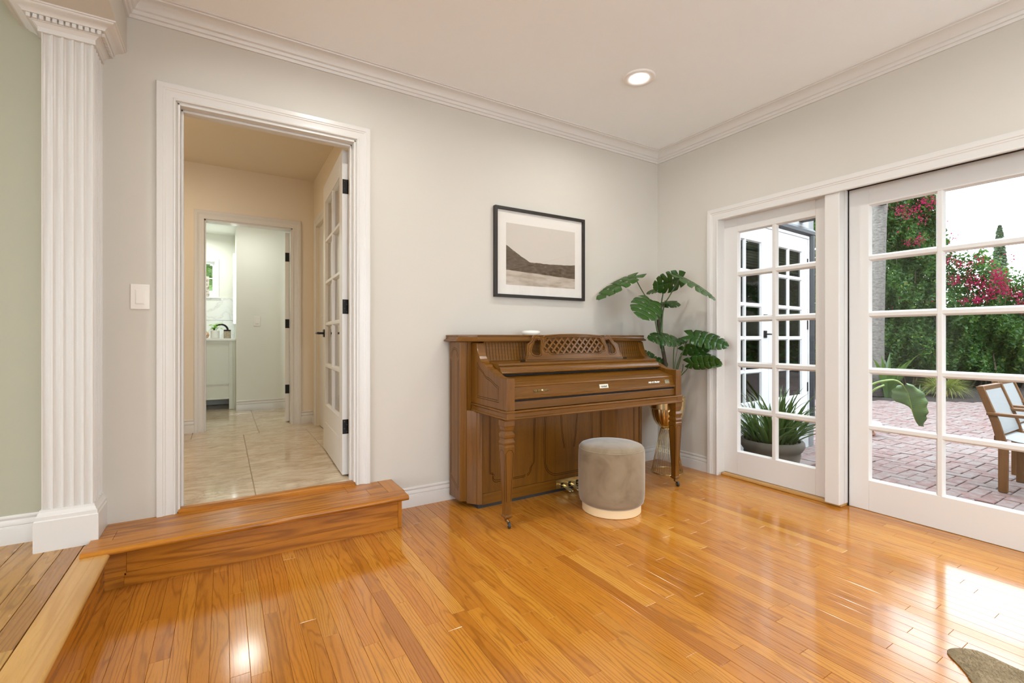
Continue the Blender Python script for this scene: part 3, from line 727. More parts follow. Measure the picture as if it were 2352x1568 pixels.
# bathroom door leaf
bd = struct(empty('door_6', (-2.74, 2.42, ZH)), 'white bathroom door swung inward seen edge on with black hinges', 'door')
bd.location = (-2.734, 2.398, ZH); bd.rotation_euler = (0, 0, R(-14)); W[bd.name] = Vector((0, 0, 0))
box('slab', 'door_paint', (-.038, 0, .012, 0, .70, 1.938), bd, bevel=.002, local=True)
for zz in (.34, 1.008, 1.688):
    box('hinge', 'black_metal', (-.037, -.0025, zz - .045, .002, .0002, zz + .045), bd, bevel=.003, local=True)
# window
w2 = struct(empty('window_2', (-3.65, 4.34, 1.655)), 'small white bathroom window above the vanity', 'window')
m = MB(); m.box(-3.93, 4.285, 1.60, -3.36, 4.30, 1.66); m.box(-3.405, 4.285, 1.66, -3.36, 4.30, 2.06); m.box(-3.93, 4.285, 2.06, -3.36, 4.30, 2.10); m.box(-3.95, 4.27, 1.588, -3.34, 4.30, 1.5995)
m.build('window_trim', 'white_gloss', w2)
m = MB(); m.box(-3.9, 4.34, 1.655, -3.4, 4.37, 1.685); m.box(-3.9, 4.34, 2.03, -3.4, 4.37, 2.06); m.box(-3.43, 4.34, 1.685, -3.4, 4.37, 2.03); m.box(-3.66, 4.34, 1.685, -3.64, 4.37, 2.03)
m.build('window_frame', 'white_gloss', w2)
box('muntin', 'white_gloss', (-3.64, 4.345, 1.838, -3.43, 4.362, 1.850), w2)
for xa, xb in ((-3.9, -3.65), (-3.65, -3.42)):
    box('pane', 'glass', (xa, 4.353, 1.67, xb, 4.356, 2.045), w2)
# backsplash
sp_ = struct(empty('trim_14', (-3.6, 4.29, 1.068)), 'veined marble backsplash behind the bathroom vanity', 'backsplash')
box('slab', 'marble', (-4.3, 4.288, 1.068, -3.181, 4.2999, 1.30), sp_); box('slab', 'marble', (-4.3, 4.288, 1.303, -3.181, 4.2999, 1.594), sp_)
# vanity
va = empty('vanity', (-3.7, 4.0, ZH), 'white panelled vanity cabinet with open toe space', 'cabinet')
VX = -3.1806
box('body', 'vanity_white', (-4.2, 3.735, .338, VX - .03, 4.28, 1.040), va)
box('end_panel', 'vanity_white', (VX - .028, 3.712, ZH, VX, 4.28, 1.040), va, bevel=.001)
box('leg', 'vanity_white', (VX - .070, 3.716, ZH + .002, VX - .029, 3.76, 1.040), va, bevel=.001)
box('rail', 'vanity_white', (-4.2, 3.722, .338, VX - .07, 3.736, .352), va)
box('rail', 'vanity_white', (-4.2, 3.722, .520, VX - .07, 3.736, .548), va)
box('rail', 'vanity_white', (-4.2, 3.722, 1.005, VX - .07, 3.736, 1.040), va)
o = box('counter_top', 'white_gloss', (-4.25, 3.695, 1.0401, -3.1805, 4.288, 1.067), bevel=.003)
tag(o, 'white slab counter top on the bathroom vanity', 'counter top')
# lit mirror cabinet
mc = empty('mirror_cabinet', (-3.2, 3.9, 1.24), 'mirror cabinet edge with glowing light strip beside the vanity', 'mirror')
box('body', 'white_gloss', (-3.1995, 3.72, 1.245, -3.1802, 4.25, 2.10), mc)
box('light_strip', 'led_glow', (-3.2085, 3.705, 1.25, -3.1875, 3.7198, 2.09), mc)
# counter objects
pt = empty('potted_plant', (-3.395, 3.90, 1.067), 'bright green herb in a white ribbed pot on the vanity', 'plant')
MB().lathe([(.040, 0)] + [(.046 + (.003 if k % 2 else 0), .004 + .0075 * k) for k in range(13)] + [(.044, .098), (.041, .098), (.040, .085), (.0001, .085)], (-3.395, 3.90, 1.067), 28).build('pot', 'ribbed_white', pt, smooth=True, auto=60)
mb = MB(); mb.rn = []
rr = random.Random(3)
for k in range(26):
    a = rr.uniform(0, 6.28); rad = rr.uniform(.02, .085); zz = 1.067 + rr.uniform(.11, .185); s = rr.uniform(.018, .034)
    c = Vector((-3.395 + rad * math.cos(a), 3.90 + rad * math.sin(a), zz)); d = Vector((math.cos(a), math.sin(a), rr.uniform(-.5, .3))).normalized(); q = d.orthogonal().normalized() if abs(d.z) > .9 else Vector((-d.y, d.x, rr.uniform(-.3, .3))).normalized()
    mb.add([c - d * s, c + q * s * .7 - d * s * .2, c + d * s, c - q * s * .7 - d * s * .2], [(0, 1, 2), (0, 2, 3)]); mb.rn += [rr.random()] * 2
mb.build('foliage', 'young_leaf', pt)
mb = MB()
for k in range(7):
    a = k * .9; mb.tube([(-3.395, 3.90, 1.145), (-3.395 + .03 * math.cos(a), 3.90 + .03 * math.sin(a), 1.20)], .0018, 5)
mb.build('stems', 'stem_lime', pt)
fc = empty('faucet', (-3.33, 4.08, 1.067), 'black gooseneck faucet arching behind the canister', 'faucet')
MB().tube([(-3.262, 4.08, 1.067), (-3.262, 4.08, 1.17)] + [(-3.335 + .073 * math.cos(R(12 * k)), 4.08 - .05 * math.sin(R(6 * k)) * 0, 1.17 + .073 * math.sin(R(12 * k))) for k in range(1, 15)] + [(-3.408, 4.08, 1.150)], .0115, 10).build('spout', 'black_metal', fc, smooth=True, auto=50)
MB().lathe([(.022, 0), (.022, .012), (.014, .016), (.014, .05)], (-3.262, 4.08, 1.067), 16).build('base', 'black_metal', fc)
cn = empty('canister', (-3.268, 3.86, 1.067), 'beige woven canister with dark lid on the vanity', 'canister')
MB().lathe([(.036, 0)] + [(.0375 + (.0015 if k % 2 else 0), .004 + .008 * k) for k in range(11)] + [(.036, .09)], (-3.268, 3.86, 1.067), 24).build('body', 'woven_beige', cn, smooth=True, auto=60)
MB().lathe([(.0385, .0902), (.0385, .104), (.034, .107)], (-3.268, 3.86, 1.067), 24).build('lid', 'black_metal', cn)
orn = empty('ornament', (-3.492, 3.86, 1.067), 'orange and white round shell ornament on the vanity', 'ornament')
MB().lathe([(.001, 0), (.022, .006), (.035, .025), (.038, .045), (.030, .068), (.014, .080), (.006, .092), (.001, .095)], (-3.492, 3.86, 1.067), 18, rfn=lambda a, z: 1 + .08 * math.sin(5 * a)).build('shell', 'orange_shell', orn, smooth=True)
MB().lathe([(.0001, .006), (.012, .004), (.015, 0)], n=14).build('disc', 'ribbed_white', orn).matrix_local = Matrix.Translation((0, -.034, .045)) @ Matrix.Rotation(R(90), 4, 'X')
o = box('canvas_print', 'birch_print', (-3.62, 4.285, 1.608, -3.465, 4.30, 1.86)); tag(o, 'pale birch print leaning on the bathroom window sill', 'picture')
o.location.y -= .012
# foliage outside the bathroom window
def leaf_cloud(n, fn, s0, s1, rr, up=.3):
    mb = MB(); vs, fs, rn = [], [], []
    for k in range(n):
        c = fn(rr)
        if c is None: continue
        s = rr.uniform(s0, s1)
        nrm = Vector((rr.gauss(0, 1), rr.gauss(0, 1), rr.gauss(0, 1) + up)).normalized()
        d = nrm.orthogonal().normalized(); d.rotate(Matrix.Rotation(rr.uniform(0, 6.28), 3, nrm)); q = nrm.cross(d)
        b = len(vs)
        vs += [c - d * s, c + q * s * .62 + nrm * s * .12, c + d * s * 1.1 - nrm * s * .15, c - q * s * .62 + nrm * s * .12]
        fs += [(b, b + 1, b + 2), (b, b + 2, b + 3)]; r = rr.random(); rn += [r, r]
    mb.v = [tuple(p) for p in vs]; mb.f = fs; mb.rn = rn
    return mb
tr = empty('garden_tree', (-3.7, 6.4, -.15), 'leafy tree seen through the small bathroom window', 'tree')
leaf_cloud(2600, lambda r: Vector((-3.7 + r.gauss(0, .7), 6.4 + r.gauss(0, .4), 2.1 + r.gauss(0, .75))), .05, .11, random.Random(8)).build('crown', 'far_leaf', tr)
MB().tube([(-3.9, 6.6, -.15), (-3.9, 6.65, .8), (-3.9, 6.6, 1.5)], [.07, .05, .02], 10).build('trunk', 'bark_brown', tr, smooth=True)

# ------------------------------------------------------------------ framed picture
pf = empty('framed_picture', (-1.276, -.01, 1.366), 'black framed sepia print with wide white mat above the piano', 'picture')
fx0, fx1, fz0, fz1, fw, fd = -1.684, -.868, 1.367, 2.010, .021, .032
fp = [(0, 0), (0, -fd), (fw, -fd), (fw, -fd + .012), (fw - .004, 0)]
for a, b, c_, d_ in ((fx0, fz0, fx1, fz0 + fw), (fx0, fz1 - fw, fx1, fz1), (fx0, fz0 + fw, fx0 + fw, fz1 - fw), (fx1 - fw, fz0 + fw, fx1, fz1 - fw)):
    box('frame_bar', 'frame_black', (a, -fd, b, c_, -.001, d_), pf, bevel=.0015)
box('mat', 'mat_board', (fx0 + fw, -.014, fz0 + fw, fx1 - fw, -.004, fz1 - fw), pf)
box('print', 'sepia_print', (-1.585, -.0146, 1.458, -.957, -.0142, 1.902), pf)
box('glass', 'glass', (fx0 + fw, -.019, fz0 + fw, fx1 - fw, -.0175, fz1 - fw), pf)

# ------------------------------------------------------------------ piano
PCX = -1.2175
pn = empty('upright_piano', (PCX, -.3, 0), 'brown wooden console upright piano against the cream wall', 'piano')
def mir(x): return 2 * PCX - x
bodypoly = [(-2.03, -.03), (-2.03, -.185), (-2.022, -.195), (-1.952, -.268), (-1.94, -.275), (mir(-1.94), -.275), (mir(-1.952), -.268), (mir(-2.022), -.195), (mir(-2.03), -.185), (mir(-2.03), -.03)]
ZB = .028
# left and right sides (solid cheeks), chamfers, front panels
def poly_part(name, poly, za, zb, mat, bevel=.002):
    return MB().prism(poly, lambda p, q, t: (p, q, t), za, zb).build(name, mat, pn, bevel=bevel)
for s in (0, 1):
    f = (lambda p: p) if not s else (lambda p: [(mir(a), b) for a, b in p][::-1])
    poly_part('side_panel', f([(-2.03, -.03), (-2.03, -.190), (-1.995, -.206), (-1.985, -.206), (-1.985, -.03)]), ZB + .012, 1.052, 'piano_z')
    poly_part('corner_panel', f([(-1.984, -.206), (-1.994, -.2085), (-1.975, -.232), (-1.950, -.2625), (-1.944, -.2625), (-1.944, -.206)]), ZB, .618, 'piano_z')
    poly_part('corner_strip', f([(-1.943, -.205), (-1.949, -.266), (-1.938, -.278), (-1.918, -.282), (-1.914, -.274), (-1.914, -.205)]), ZB, .618, 'piano_z', .003)
    poly_part('upper_corner', f([(-1.9845, -.198), (-1.9845, -.2045), (-1.9565, -.2045), (-1.9565, -.198)]), .618, 1.052, 'piano_z', 0)
box('back_board', 'piano_z', (-1.983, -.2, ZB, mir(-1.983), -.03, 1.05), pn)
box('lower_panel', 'piano_z', (-1.9135, -.270, .092, mir(-1.9135), -.2005, .66), pn)
box('bottom_rail', 'piano_x', (-1.9135, -.273, .022, mir(-1.9135), -.2005, .090), pn, bevel=.002)
box('toe_shadow', 'rubber_and_shade', (-1.94, -.262, 0, mir(-1.94), -.05, .027), pn)  # dark block painted in for the shade under the piano
# lid
def lid_ring(off, za, zb):
    o_ = off
    p = [(-2.03 - o_, -.004), (-2.03 - o_, -.185 - o_ * .4), (-1.948 - o_ * .4, -.270 - o_), (mir(-1.948 - o_ * .4), -.270 - o_), (mir(-2.03 - o_), -.185 - o_ * .4), (mir(-2.03 - o_), -.004)]
    return p
lidprof = [(.022, 1.0525), (.030, 1.054), (.032, 1.060), (.026, 1.066), (.018, 1.069), (.014, 1.076), (.012, 1.086), (.016, 1.088), (.016, 1.093), (.012, 1.096)]
mb = MB(); rings = [lid_ring(p, 0, 0) for p, z in lidprof]; vs = []; fs = []
for rgp, (p, z) in zip(rings, lidprof): vs += [(a, b, z) for a, b in rgp]
for j in range(len(lidprof) - 1):
    for i in range(6): fs.append((j * 6 + i, j * 6 + (i + 1) % 6, (j + 1) * 6 + (i + 1) % 6, (j + 1) * 6 + i))
fs += [tuple(range(6))[::-1], tuple((len(lidprof) - 1) * 6 + i for i in range(6))]
mb.add(vs, fs).build('lid', 'piano_x', pn, smooth=True, auto=30)
# arms
ARM = [(-.2, 1.047), (-.272, 1.045), (-.282, 1.012), (-.292, .985), (-.306, .962), (-.318, .947), (-.336, .931), (-.352, .922), (-.372, .919), (-.386, .912), (-.402, .901), (-.420, .893), (-.448, .887), (-.475, .874), (-.502, .861), (-.535, .851), (-.575, .846), (-.615, .846), (-.640, .847), (-.640, .664), (-.2, .664)]
for xa, xb in ((-1.955, -1.900), (mir(-1.900), mir(-1.955))):
    MB().prism(ARM, lambda p, q, t: (t, p, q), xa, xb).build('arm', 'piano_z', pn, bevel=.003)
# key bed moulding (front + sides)
mold = [(0, .612), (.006, .612), (.010, .618), (.008, .624), (.003, .628), (.003, .648), (.007, .652), (.010, .657), (.008, .663), (0, .664)]
MB().sweep(mold, [(-1.955, -.212), (-1.955, -.640), (mir(-1.955), -.640), (mir(-1.955), -.212)], -1).build('keybed_moulding', 'piano_x', pn, smooth=True, auto=30)
box('keybed', 'piano_x', (-1.953, -.639, .614, mir(-1.953), -.262, .662), pn)
for xa, xb in ((-1.957, -1.903), (mir(-1.903), mir(-1.957))):
    box('arm_block', 'piano_x', (xa, -.6475, .611, xb, -.63, .6655), pn, bevel=.003)
XA, XB = -1.8995, mir(-1.8995)
box('key_slip', 'piano_x', (XA, -.622, .6645, XB, -.595, .712), pn, bevel=.003)
box('key_gap', 'dark_gap', (XA, -.615, .7121, XB, -.42, .722), pn)
# fallboard: front face, rounded front edge, sloping top with shallow line
fall = [(-.624, .724), (-.632, .727), (-.633, .735), (-.628, .739), (-.618, .742), (-.606, .786), (-.606, .792), (-.609, .797), (-.606, .803), (-.598, .806), (-.566, .8135), (-.564, .8125), (-.562, .8145), (-.530, .822), (-.527, .8235), (-.490, .836), (-.470, .843), (-.455, .846), (-.43, .846), (-.43, .724)]
MB().prism(fall, lambda p, q, t: (t, p, q), XA, XB).build('fallboard', 'piano_x', pn, smooth=True, auto=25)
box('fall_gap', 'dark_gap', (XA, -.470, .8462, XB, -.40, .8575), pn)
shelf = [(-.486, .859), (-.494, .862), (-.496, .868), (-.492, .872), (-.482, .874), (-.476, .884), (-.474, .893), (-.468, .898), (-.458, .8985), (-.452, .903), (-.456, .908), (-.456, .914), (-.450, .919), (-.43, .921), (-.256, .930), (-.256, .859)]
MB().prism(shelf, lambda p, q, t: (t, p, q), XA, XB).build('shelf', 'piano_x', pn, smooth=True, auto=25)
# upper front panel with vertical reeding at both ends
MB().prism([(-.284, .930), (-.262, 1.052), (-.248, 1.052), (-.256, .930)], lambda p, q, t: (t, p, q), XA, XB).build('upper_panel', 'piano_x', pn)
def ribbon(pts, w, fn, name='carved_line', mat='groove_dark', closed=False):
    """flat dark carved line along 2D pts, width w, fn(p,q)->3D surface point"""
    P = [Vector(p) for p in pts]; vs, fs = [], []; n = len(P)
    for i in range(n):
        a, b = (P[i - 1], P[(i + 1) % n]) if closed else (P[max(i - 1, 0)], P[min(i + 1, n - 1)])
        d = (b - a)
        if d.length < 1e-9: d = Vector((1, 0))
        d.normalize(); q = Vector((-d.y, d.x)) * w / 2
        vs += [fn(*(P[i] + q)), fn(*(P[i] - q))]
    for i in range(n if closed else n - 1):
        j = (i + 1) % n; fs.append((2 * i, 2 * i + 1, 2 * j + 1, 2 * j))
    return vs, fs
def lines(list_of, w, fn, name='carved_line', parent=None):
    mb = MB()
    for pts, closed in list_of:
        vs, fs = ribbon(pts, w, fn, closed=closed); mb.add(vs, fs)
    return mb.build(name, 'groove_dark', parent or pn)
upf = lambda p, q: (p, -.2835 + (q - .930) * .1803 - .0006, q)
for sgn in (0, 1):
    for k in range(15):
        x = -1.885 + k * .0225; x = mir(x) if sgn else x
        lines([([(x, .934), (x, 1.047)], False)], .0026, upf, 'reed_line')
# carved lines: piano left/right side
def arc(cx, cy, r, a0, a1, n=8): return [(cx + r * math.cos(R(a0 + (a1 - a0) * k / n)), cy + r * math.sin(R(a0 + (a1 - a0) * k / n))) for k in range(n + 1)]
for xs in (-2.0304, mir(-2.0304)):
    sf = lambda p, q: (xs, p, q)
    a, b = -.050, -.168
    up = [(a - .004, .960), (a - .006, .972), (a - .014, .980), (a - .020, .992)] + [((a + b) / 2 + .038 * math.cos(R(t)) , .992 + .020 * math.sin(R(t))) for t in range(20, 161, 14)] + [(b + .020, .992), (b + .014, .980), (b + .006, .972), (b + .004, .960)]
    up2 = [(p * .80 + (a + b) / 2 * .20, q - .010) for p, q in up]
    lines([(up, False), (up2, False), ([(a, .94), (a, .19)], False), ([(b, .94), (b, .12)], False), ([(a - .010, .93), (a - .010, .19)], False), ([(b + .010, .93), (b + .010, .135)], False),
           ([(a - .002, .165), (b + .004, .105), (b + .004, .122), (a - .004, .180)], True)], .0022, sf)
# arm carved lines
af = [(-.284, .925), (-.300, .905), (-.325, .885), (-.352, .872), (-.362, .862), (-.372, .852), (-.392, .842), (-.415, .838), (-.445, .828), (-.480, .810), (-.505, .800), (-.525, .795), (-.525, .705), (-.284, .705)]
af2 = [(-.294, .898), (-.310, .884), (-.332, .871), (-.356, .860), (-.366, .848), (-.378, .840), (-.396, .831), (-.420, .826), (-.450, .815), (-.484, .797), (-.515, .785), (-.515, .716), (-.294, .716)]
af = [(p * 1.12 - .0 + .035, q) for p, q in af]; af2 = [(p * 1.12 + .035, q) for p, q in af2]
for xs in (-1.9554, mir(-1.9554)):
    lines([(af, True), (af2, True)], .0025, lambda p, q: (xs, p, q))
# lower panel carved lines
lf = lambda p, q: (p, -.2706, q)
LL = []
for s in (1, -1):
    def fx(pts): return [(PCX + s * (p - PCX), q) for p, q in pts]
    for o_ in (0, .009):
        LL.append((fx([(-1.862 + o_, .60), (-1.862 + o_, .215)]), False))
        LL.append((fx([(-1.862 + o_, .208), (-1.850 + o_, .214 - o_), (-1.838 + o_, .214 - o_), (-1.838 + o_, .190)] + arc(-1.810, .178 + o_, .028 - o_ * .4, 180, 270, 6) + [(-1.740, .152 + o_)]), False))
        LL.append((fx([(-1.735, .150 + o_), (-1.60, .150 + o_), (-1.588, .158 + o_)]), False))
        LL.append((fx(arc(-1.590, .200, .040 + o_, -70, 5, 6) + [(-1.525 + o_, .235), (-1.515 + o_, .60)]), False))
        LL.append((fx([(-1.415 - o_ * 1.4, .60), (-1.425 - o_ * 1.4, .40), (-1.423 - o_ * 1.4, .27)] + arc(PCX - .105, .23, .10 + o_ * 1.2, 180, 270, 8) + [(PCX, .13 - o_ * 1.2)]), False))
    LL.append((fx([(-1.30, .60), (-1.285, .42), (-1.265, .30)]), False)); LL.append((fx([(-1.291, .60), (-1.276, .42), (-1.256, .30)]), False))
lines(LL, .0028, lf)
# music desk
def curve_plate(name, outline, holes, depth, mat, parent, M):
    cu = bpy.data.curves.new('plate', 'CURVE'); cu.dimensions = '2D'; cu.fill_mode = 'BOTH'; cu.extrude = depth / 2
    for pts in [outline] + holes:
        spn = cu.splines.new('POLY'); spn.points.add(len(pts) - 1); spn.use_cyclic_u = True
        for p, (a, b) in zip(spn.points, pts): p.co = (a, b, 0, 1)
    tmp = bpy.data.objects.new('plate', cu); C0.objects.link(tmp); bpy.context.view_layer.update()
    me = bpy.data.meshes.new_from_object(tmp.evaluated_get(bpy.context.evaluated_depsgraph_get())); bpy.data.objects.remove(tmp)
    me.transform(M); me.materials.clear(); me.materials.append(MATS[mat])
    o = bpy.data.objects.new(name, me); C0.objects.link(o); o.parent = parent; W[o.name] = wloc(parent)
    return o
def sm(pts, it=2, closed=True):
    for _ in range(it):
        q = []
        n = len(pts)
        for i in range(n if closed else n - 1):
            a, b = pts[i], pts[(i + 1) % n]; q += [(a[0] * .75 + b[0] * .25, a[1] * .75 + b[1] * .25), (a[0] * .25 + b[0] * .75, a[1] * .25 + b[1] * .75)]
        pts = q
    return pts
hw = .430
half = [(0, .186), (.12, .184), (.245, .176), (.258, .166), (.285, .166), (.305, .178), (.335, .176), (.352, .150), (.368, .128), (.392, .118), (.400, .100), (.404, .06), (.418, .03), (hw, .0)]
outl = half + [(-a, b) for a, b in half[::-1][:-1]]
lat = [(0, .163), (.235, .158), (.243, .150), (.246, .135), (.262, .110), (.270, .085), (.262, .066), (.246, .060), (.230, .060), (.218, .052), (.205, .046), (0, .050)]
lat = lat + [(-a, b) for a, b in lat[::-1][1:-1]]
kid = sm([(.283, .138), (.292, .146), (.303, .140), (.312, .148), (.326, .144), (.338, .124), (.360, .098), (.372, .070), (.364, .046), (.335, .036), (.302, .042), (.298, .060), (.296, .086), (.288, .110)], 1)
kidm = [(-a, b) for a, b in kid[::-1]]
# desk leans back; x along +X, y up the slope
MD = Matrix.Translation(Vector((-1.228, -.372, .9235)) - wloc(pn)) @ Matrix.Rotation(R(90 - 15), 4, 'X')
md = curve_plate('music_desk', outl, [lat, kid, kidm], .014, 'piano_x', pn, MD)
md.modifiers.new('bevel', 'BEVEL').width = .0015
MDw = MD
latM = MD @ Matrix.Translation((0, 0, -.004))
for k in range(-9, 10):
    for sg in (1, -1):
        # clip a diagonal slat to the lattice window
        x0 = k * .052; pts = []
        N = 60; run = []
        for j in range(N + 1):
            yy = .047 + (.161 - .047) * j / N; xx = x0 + sg * (yy - .104) * 1.05
            lim = .205 + (.066 if .06 < yy < .115 else (.04 if yy >= .115 else .0)) - abs(yy - .09) * .25
            if abs(xx) <= lim: run.append((xx, yy))
        if len(run) < 4: continue
        (xa, ya), (xb, yb) = run[0], run[-1]
        d = Vector((xb - xa, yb - ya)).normalized(); q = Vector((-d.y, d.x)) * .0062
        zz = .0022 if sg > 0 else -.0022
        mb = MB(); pr_ = [(xa + q.x, ya + q.y), (xa - q.x, ya - q.y), (xb - q.x, yb - q.y), (xb + q.x, yb + q.y)]
        vs = [latM @ Vector((a, b, zz - .002)) for a, b in pr_] + [latM @ Vector((a, b, zz + .002)) for a, b in pr_]
        mb.add(vs, [(3, 2, 1, 0), (4, 5, 6, 7)] + [(i, (i + 1) % 4, 4 + (i + 1) % 4, 4 + i) for i in range(4)])
        mb.build('slat', 'piano_x', md, local=True)
dl = lambda p, q: tuple(MD @ Vector((p, q, .0076)))
mb = MB()
def shrink(pts, k, c): return [(c[0] + (a - c[0]) * k[0], c[1] + (b - c[1]) * k[1]) for a, b in pts]
for pts in (shrink(outl, (.972, .90), (0, .09)), shrink(lat, (1.028, 1.11), (0, .104)), shrink(kid, (1.22, 1.14), (.328, .092)), shrink(kidm, (1.22, 1.14), (-.328, .092))):
    vs, fs = ribbon(pts, .0022, dl, closed=True); mb.add(vs, fs)
mb.build('carved_line', 'groove_dark', md, local=True)
MB().tube([(-1.69, -.372, .927), (-.76, -.372, .927)], .005, 8).build('desk_hinge', 'black_metal', pn, smooth=True, auto=60)
# legs with casters
def square_lathe(prof, cx, cy, mb):
    vs, fs = [], []
    for w, z, sh_ in prof:
        h_ = w / 2; vs += [(cx - h_ , cy - h_, z), (cx + h_, cy - h_, z), (cx + h_, cy + h_, z), (cx - h_, cy + h_, z)]
    for j in range(len(prof) - 1):
        for i in range(4): fs.append((j * 4 + i, j * 4 + (i + 1) % 4, (j + 1) * 4 + (i + 1) % 4, (j + 1) * 4 + i))
    fs += [(3, 2, 1, 0), tuple((len(prof) - 1) * 4 + i for i in range(4))]
    return mb.add(vs, fs)
for cx in (-1.932, mir(-1.932)):
    cy = -.603
    lg = square_lathe([(.034, .052, 0), (.038, .056, 0), (.048, .060, 0), (.050, .066, 0), (.046, .071, 0), (.040, .073, 0), (.040, .140, 0), (.066, .452, 0), (.068, .462, 0), (.058, .468, 0), (.058, .474, 0), (.068, .480, 0), (.069, .488, 0), (.060, .496, 0), (.056, .508, 0), (.066, .516, 0), (.068, .530, 0), (.058, .538, 0), (.050, .544, 0), (.050, .550, 0), (.058, .556, 0), (.062, .574, 0), (.069, .580, 0), (.069, .611, 0)], cx, cy, MB()).build('leg', 'piano_z', pn, bevel=.002)
    def lw(z): return (.040 + (.066 - .040) * (z - .14) / (.452 - .14)) / 2
    mb = MB()
    for fn in (lambda p, q: (cx + p, cy - lw(q) - .0005, q), lambda p, q: (cx - lw(q) - .0005, cy + p, q), lambda p, q: (cx + lw(q) + .0005, cy + p, q)):
        a0, a1 = .0135, .0255
        pts = [(-a0, .150), (-a1, .425), (-a1 + .006, .430), (-a1 + .009, .440), (0, .444), (a1 - .009, .440), (a1 - .006, .430), (a1, .425), (a0, .150)]
        vs, fs = ribbon(pts, .002, fn, closed=True); mb.add(vs, fs)
    mb.build('carved_line', 'groove_dark', lg)
    for dx_ in ((.0,)):
        ca = MB(); ca.tube([(cx, cy, .0525), (cx, cy, .040), (cx + .006, cy - .012, .030)], [.012, .012, .006], 10)
        co = ca.build('caster_fork', 'old_brass', pn, smooth=True, auto=50)
        MB().tube([(cx - .002, cy - .018, .0175), (cx + .010, cy - .022, .0175)], .0172, 18).build('caster_wheel', 'rubber_and_shade', co, smooth=True, auto=50)
        MB().tube([(cx - .005, cy - .017, .0175), (cx + .013, cy - .023, .0175)], .0045, 10).build('axle', 'steel', co, smooth=True, auto=50)
# pedals
pp = MB().prism([(-1.338, .052), (-1.338, .030), (-1.330, .024), (-1.105, .024), (-1.097, .030), (-1.097, .080), (-1.105, .086), (-1.330, .086), (-1.338, .080), (-1.335, .066)], lambda p, q, t: (p, t, q), -.2738, -.2765).build('pedal_plate', 'polished_brass', pn)
for x in (-1.285, -1.2175, -1.150):
    box('pedal_slot', 'dark_gap', (x - .012, -.2768, .028, x + .012, -.2764, .062), pp)
    pd = MB(); path = [(x, -.270, .048), (x, -.30, .048), (x, -.325, .043), (x, -.350, .037), (x, -.372, .033), (x, -.388, .031)]
    ws = [.010, .010, .013, .018, .019, .012]
    for i, (p, w_) in enumerate(zip(path, ws)):
        pd.v += [(p[0] - w_, p[1], p[2] - .006), (p[0] + w_, p[1], p[2] - .006), (p[0] + w_, p[1], p[2] + .005), (p[0] - w_, p[1], p[2] + .005)]
        if i: b = (i - 1) * 4; pd.f += [(b + j, b + (j + 1) % 4, b + 4 + (j + 1) % 4, b + 4 + j) for j in range(4)]
    pd.f += [(3, 2, 1, 0), tuple(20 + j for j in range(4))]
    pd.build('pedal', 'polished_brass', pn, bevel=.004, smooth=True, auto=40)
# name plate, dealer plate, knobs on the fallboard (face slopes slightly)
ang = math.atan2(.618 - .606, .786 - .742)
def face(x, z): return Vector((x, -.618 + (z - .742) * (.012 / .044) - .0006, z))
def face_M(x, z, off=.0): return Matrix.Translation(face(x, z) + Vector((0, -off, 0))) @ Matrix.Rotation(R(90) - ang, 4, 'X')
npl = box('name_plate', 'plate_ivory', (-.037, -.0125, -.0002, .037, .0125, .001), pn, local=True)
npl.matrix_local = Matrix.Translation(-wloc(pn)) @ face_M(-1.203, .764)
W[npl.name] = Vector((0, 0, 0))
text_mesh('lettering', 'kimball', .021, 'ink', pn, face_M(-1.203, .7632, .0014) @ Matrix.Scale(.82, 4, (1, 0, 0)))
for s in (-1, 1):
    MB().lathe([(.0001, .0004), (.0016, .0004), (.0016, 0)], n=8).build('lettering_dot', 'ink', pn, local=True).matrix_local = Matrix.Translation(-wloc(pn)) @ face_M(-1.203 + s * .0335, .764, .0012)
dpl = box('dealer_plate', 'plate_olive', (-.021, -.0125, -.0002, .021, .0125, .001), pn, local=True)
dpl.matrix_local = Matrix.Translation(-wloc(pn)) @ face_M(-.601, .764)
for k, (xa, xb, zz) in enumerate(((-.017, -.002, .0055), (.002, .017, .0065), (-.015, .015, -.005))):
    o = box('lettering_bar', 'ink', (xa, zz - (.0022 if k < 2 else .0008), .001, xb, zz + (.0022 if k < 2 else .0008), .0013), pn, local=True)
    mtx = o.matrix_local.copy(); o.matrix_local = Matrix.Translation(-wloc(pn)) @ face_M(-.601, .764) @ Matrix.Translation(o.location)
for x, mt in ((-1.700, 'old_brass'), (-.735, 'nickel_plate')):
    Mx = Matrix.Translation(-wloc(pn)) @ face_M(x, .765)
    kb = MB(); kb.box(-.024, -.0065, 0, .024, .0065, .003)
    for s in (-1, 1):
        for cxx, cyy, r_ in ((.032, .0, .0062), (.039, .004, .0048), (.039, -.004, .0048), (.047, 0, .0055), (.053, .0035, .003), (.053, -.0035, .003)):
            kb.lathe([(.0001, .0035), (r_ * .7, .003), (r_, 0)], (s * cxx, cyy, 0), 8)
    k_ = kb.build('knob_plate', mt, pn, local=True, smooth=True, auto=40); c_ = k_.location.copy(); k_.matrix_local = Mx @ Matrix.Translation(c_)
    kn = MB().lathe([(.0001, .016), (.005, .0155), (.0075, .012), (.007, .008), (.004, .005), (.004, 0)], n=16).build('knob', 'polished_brass' if mt == 'old_brass' else 'nickel_plate', k_, local=True, smooth=True)
    kn.location = kn.location - c_
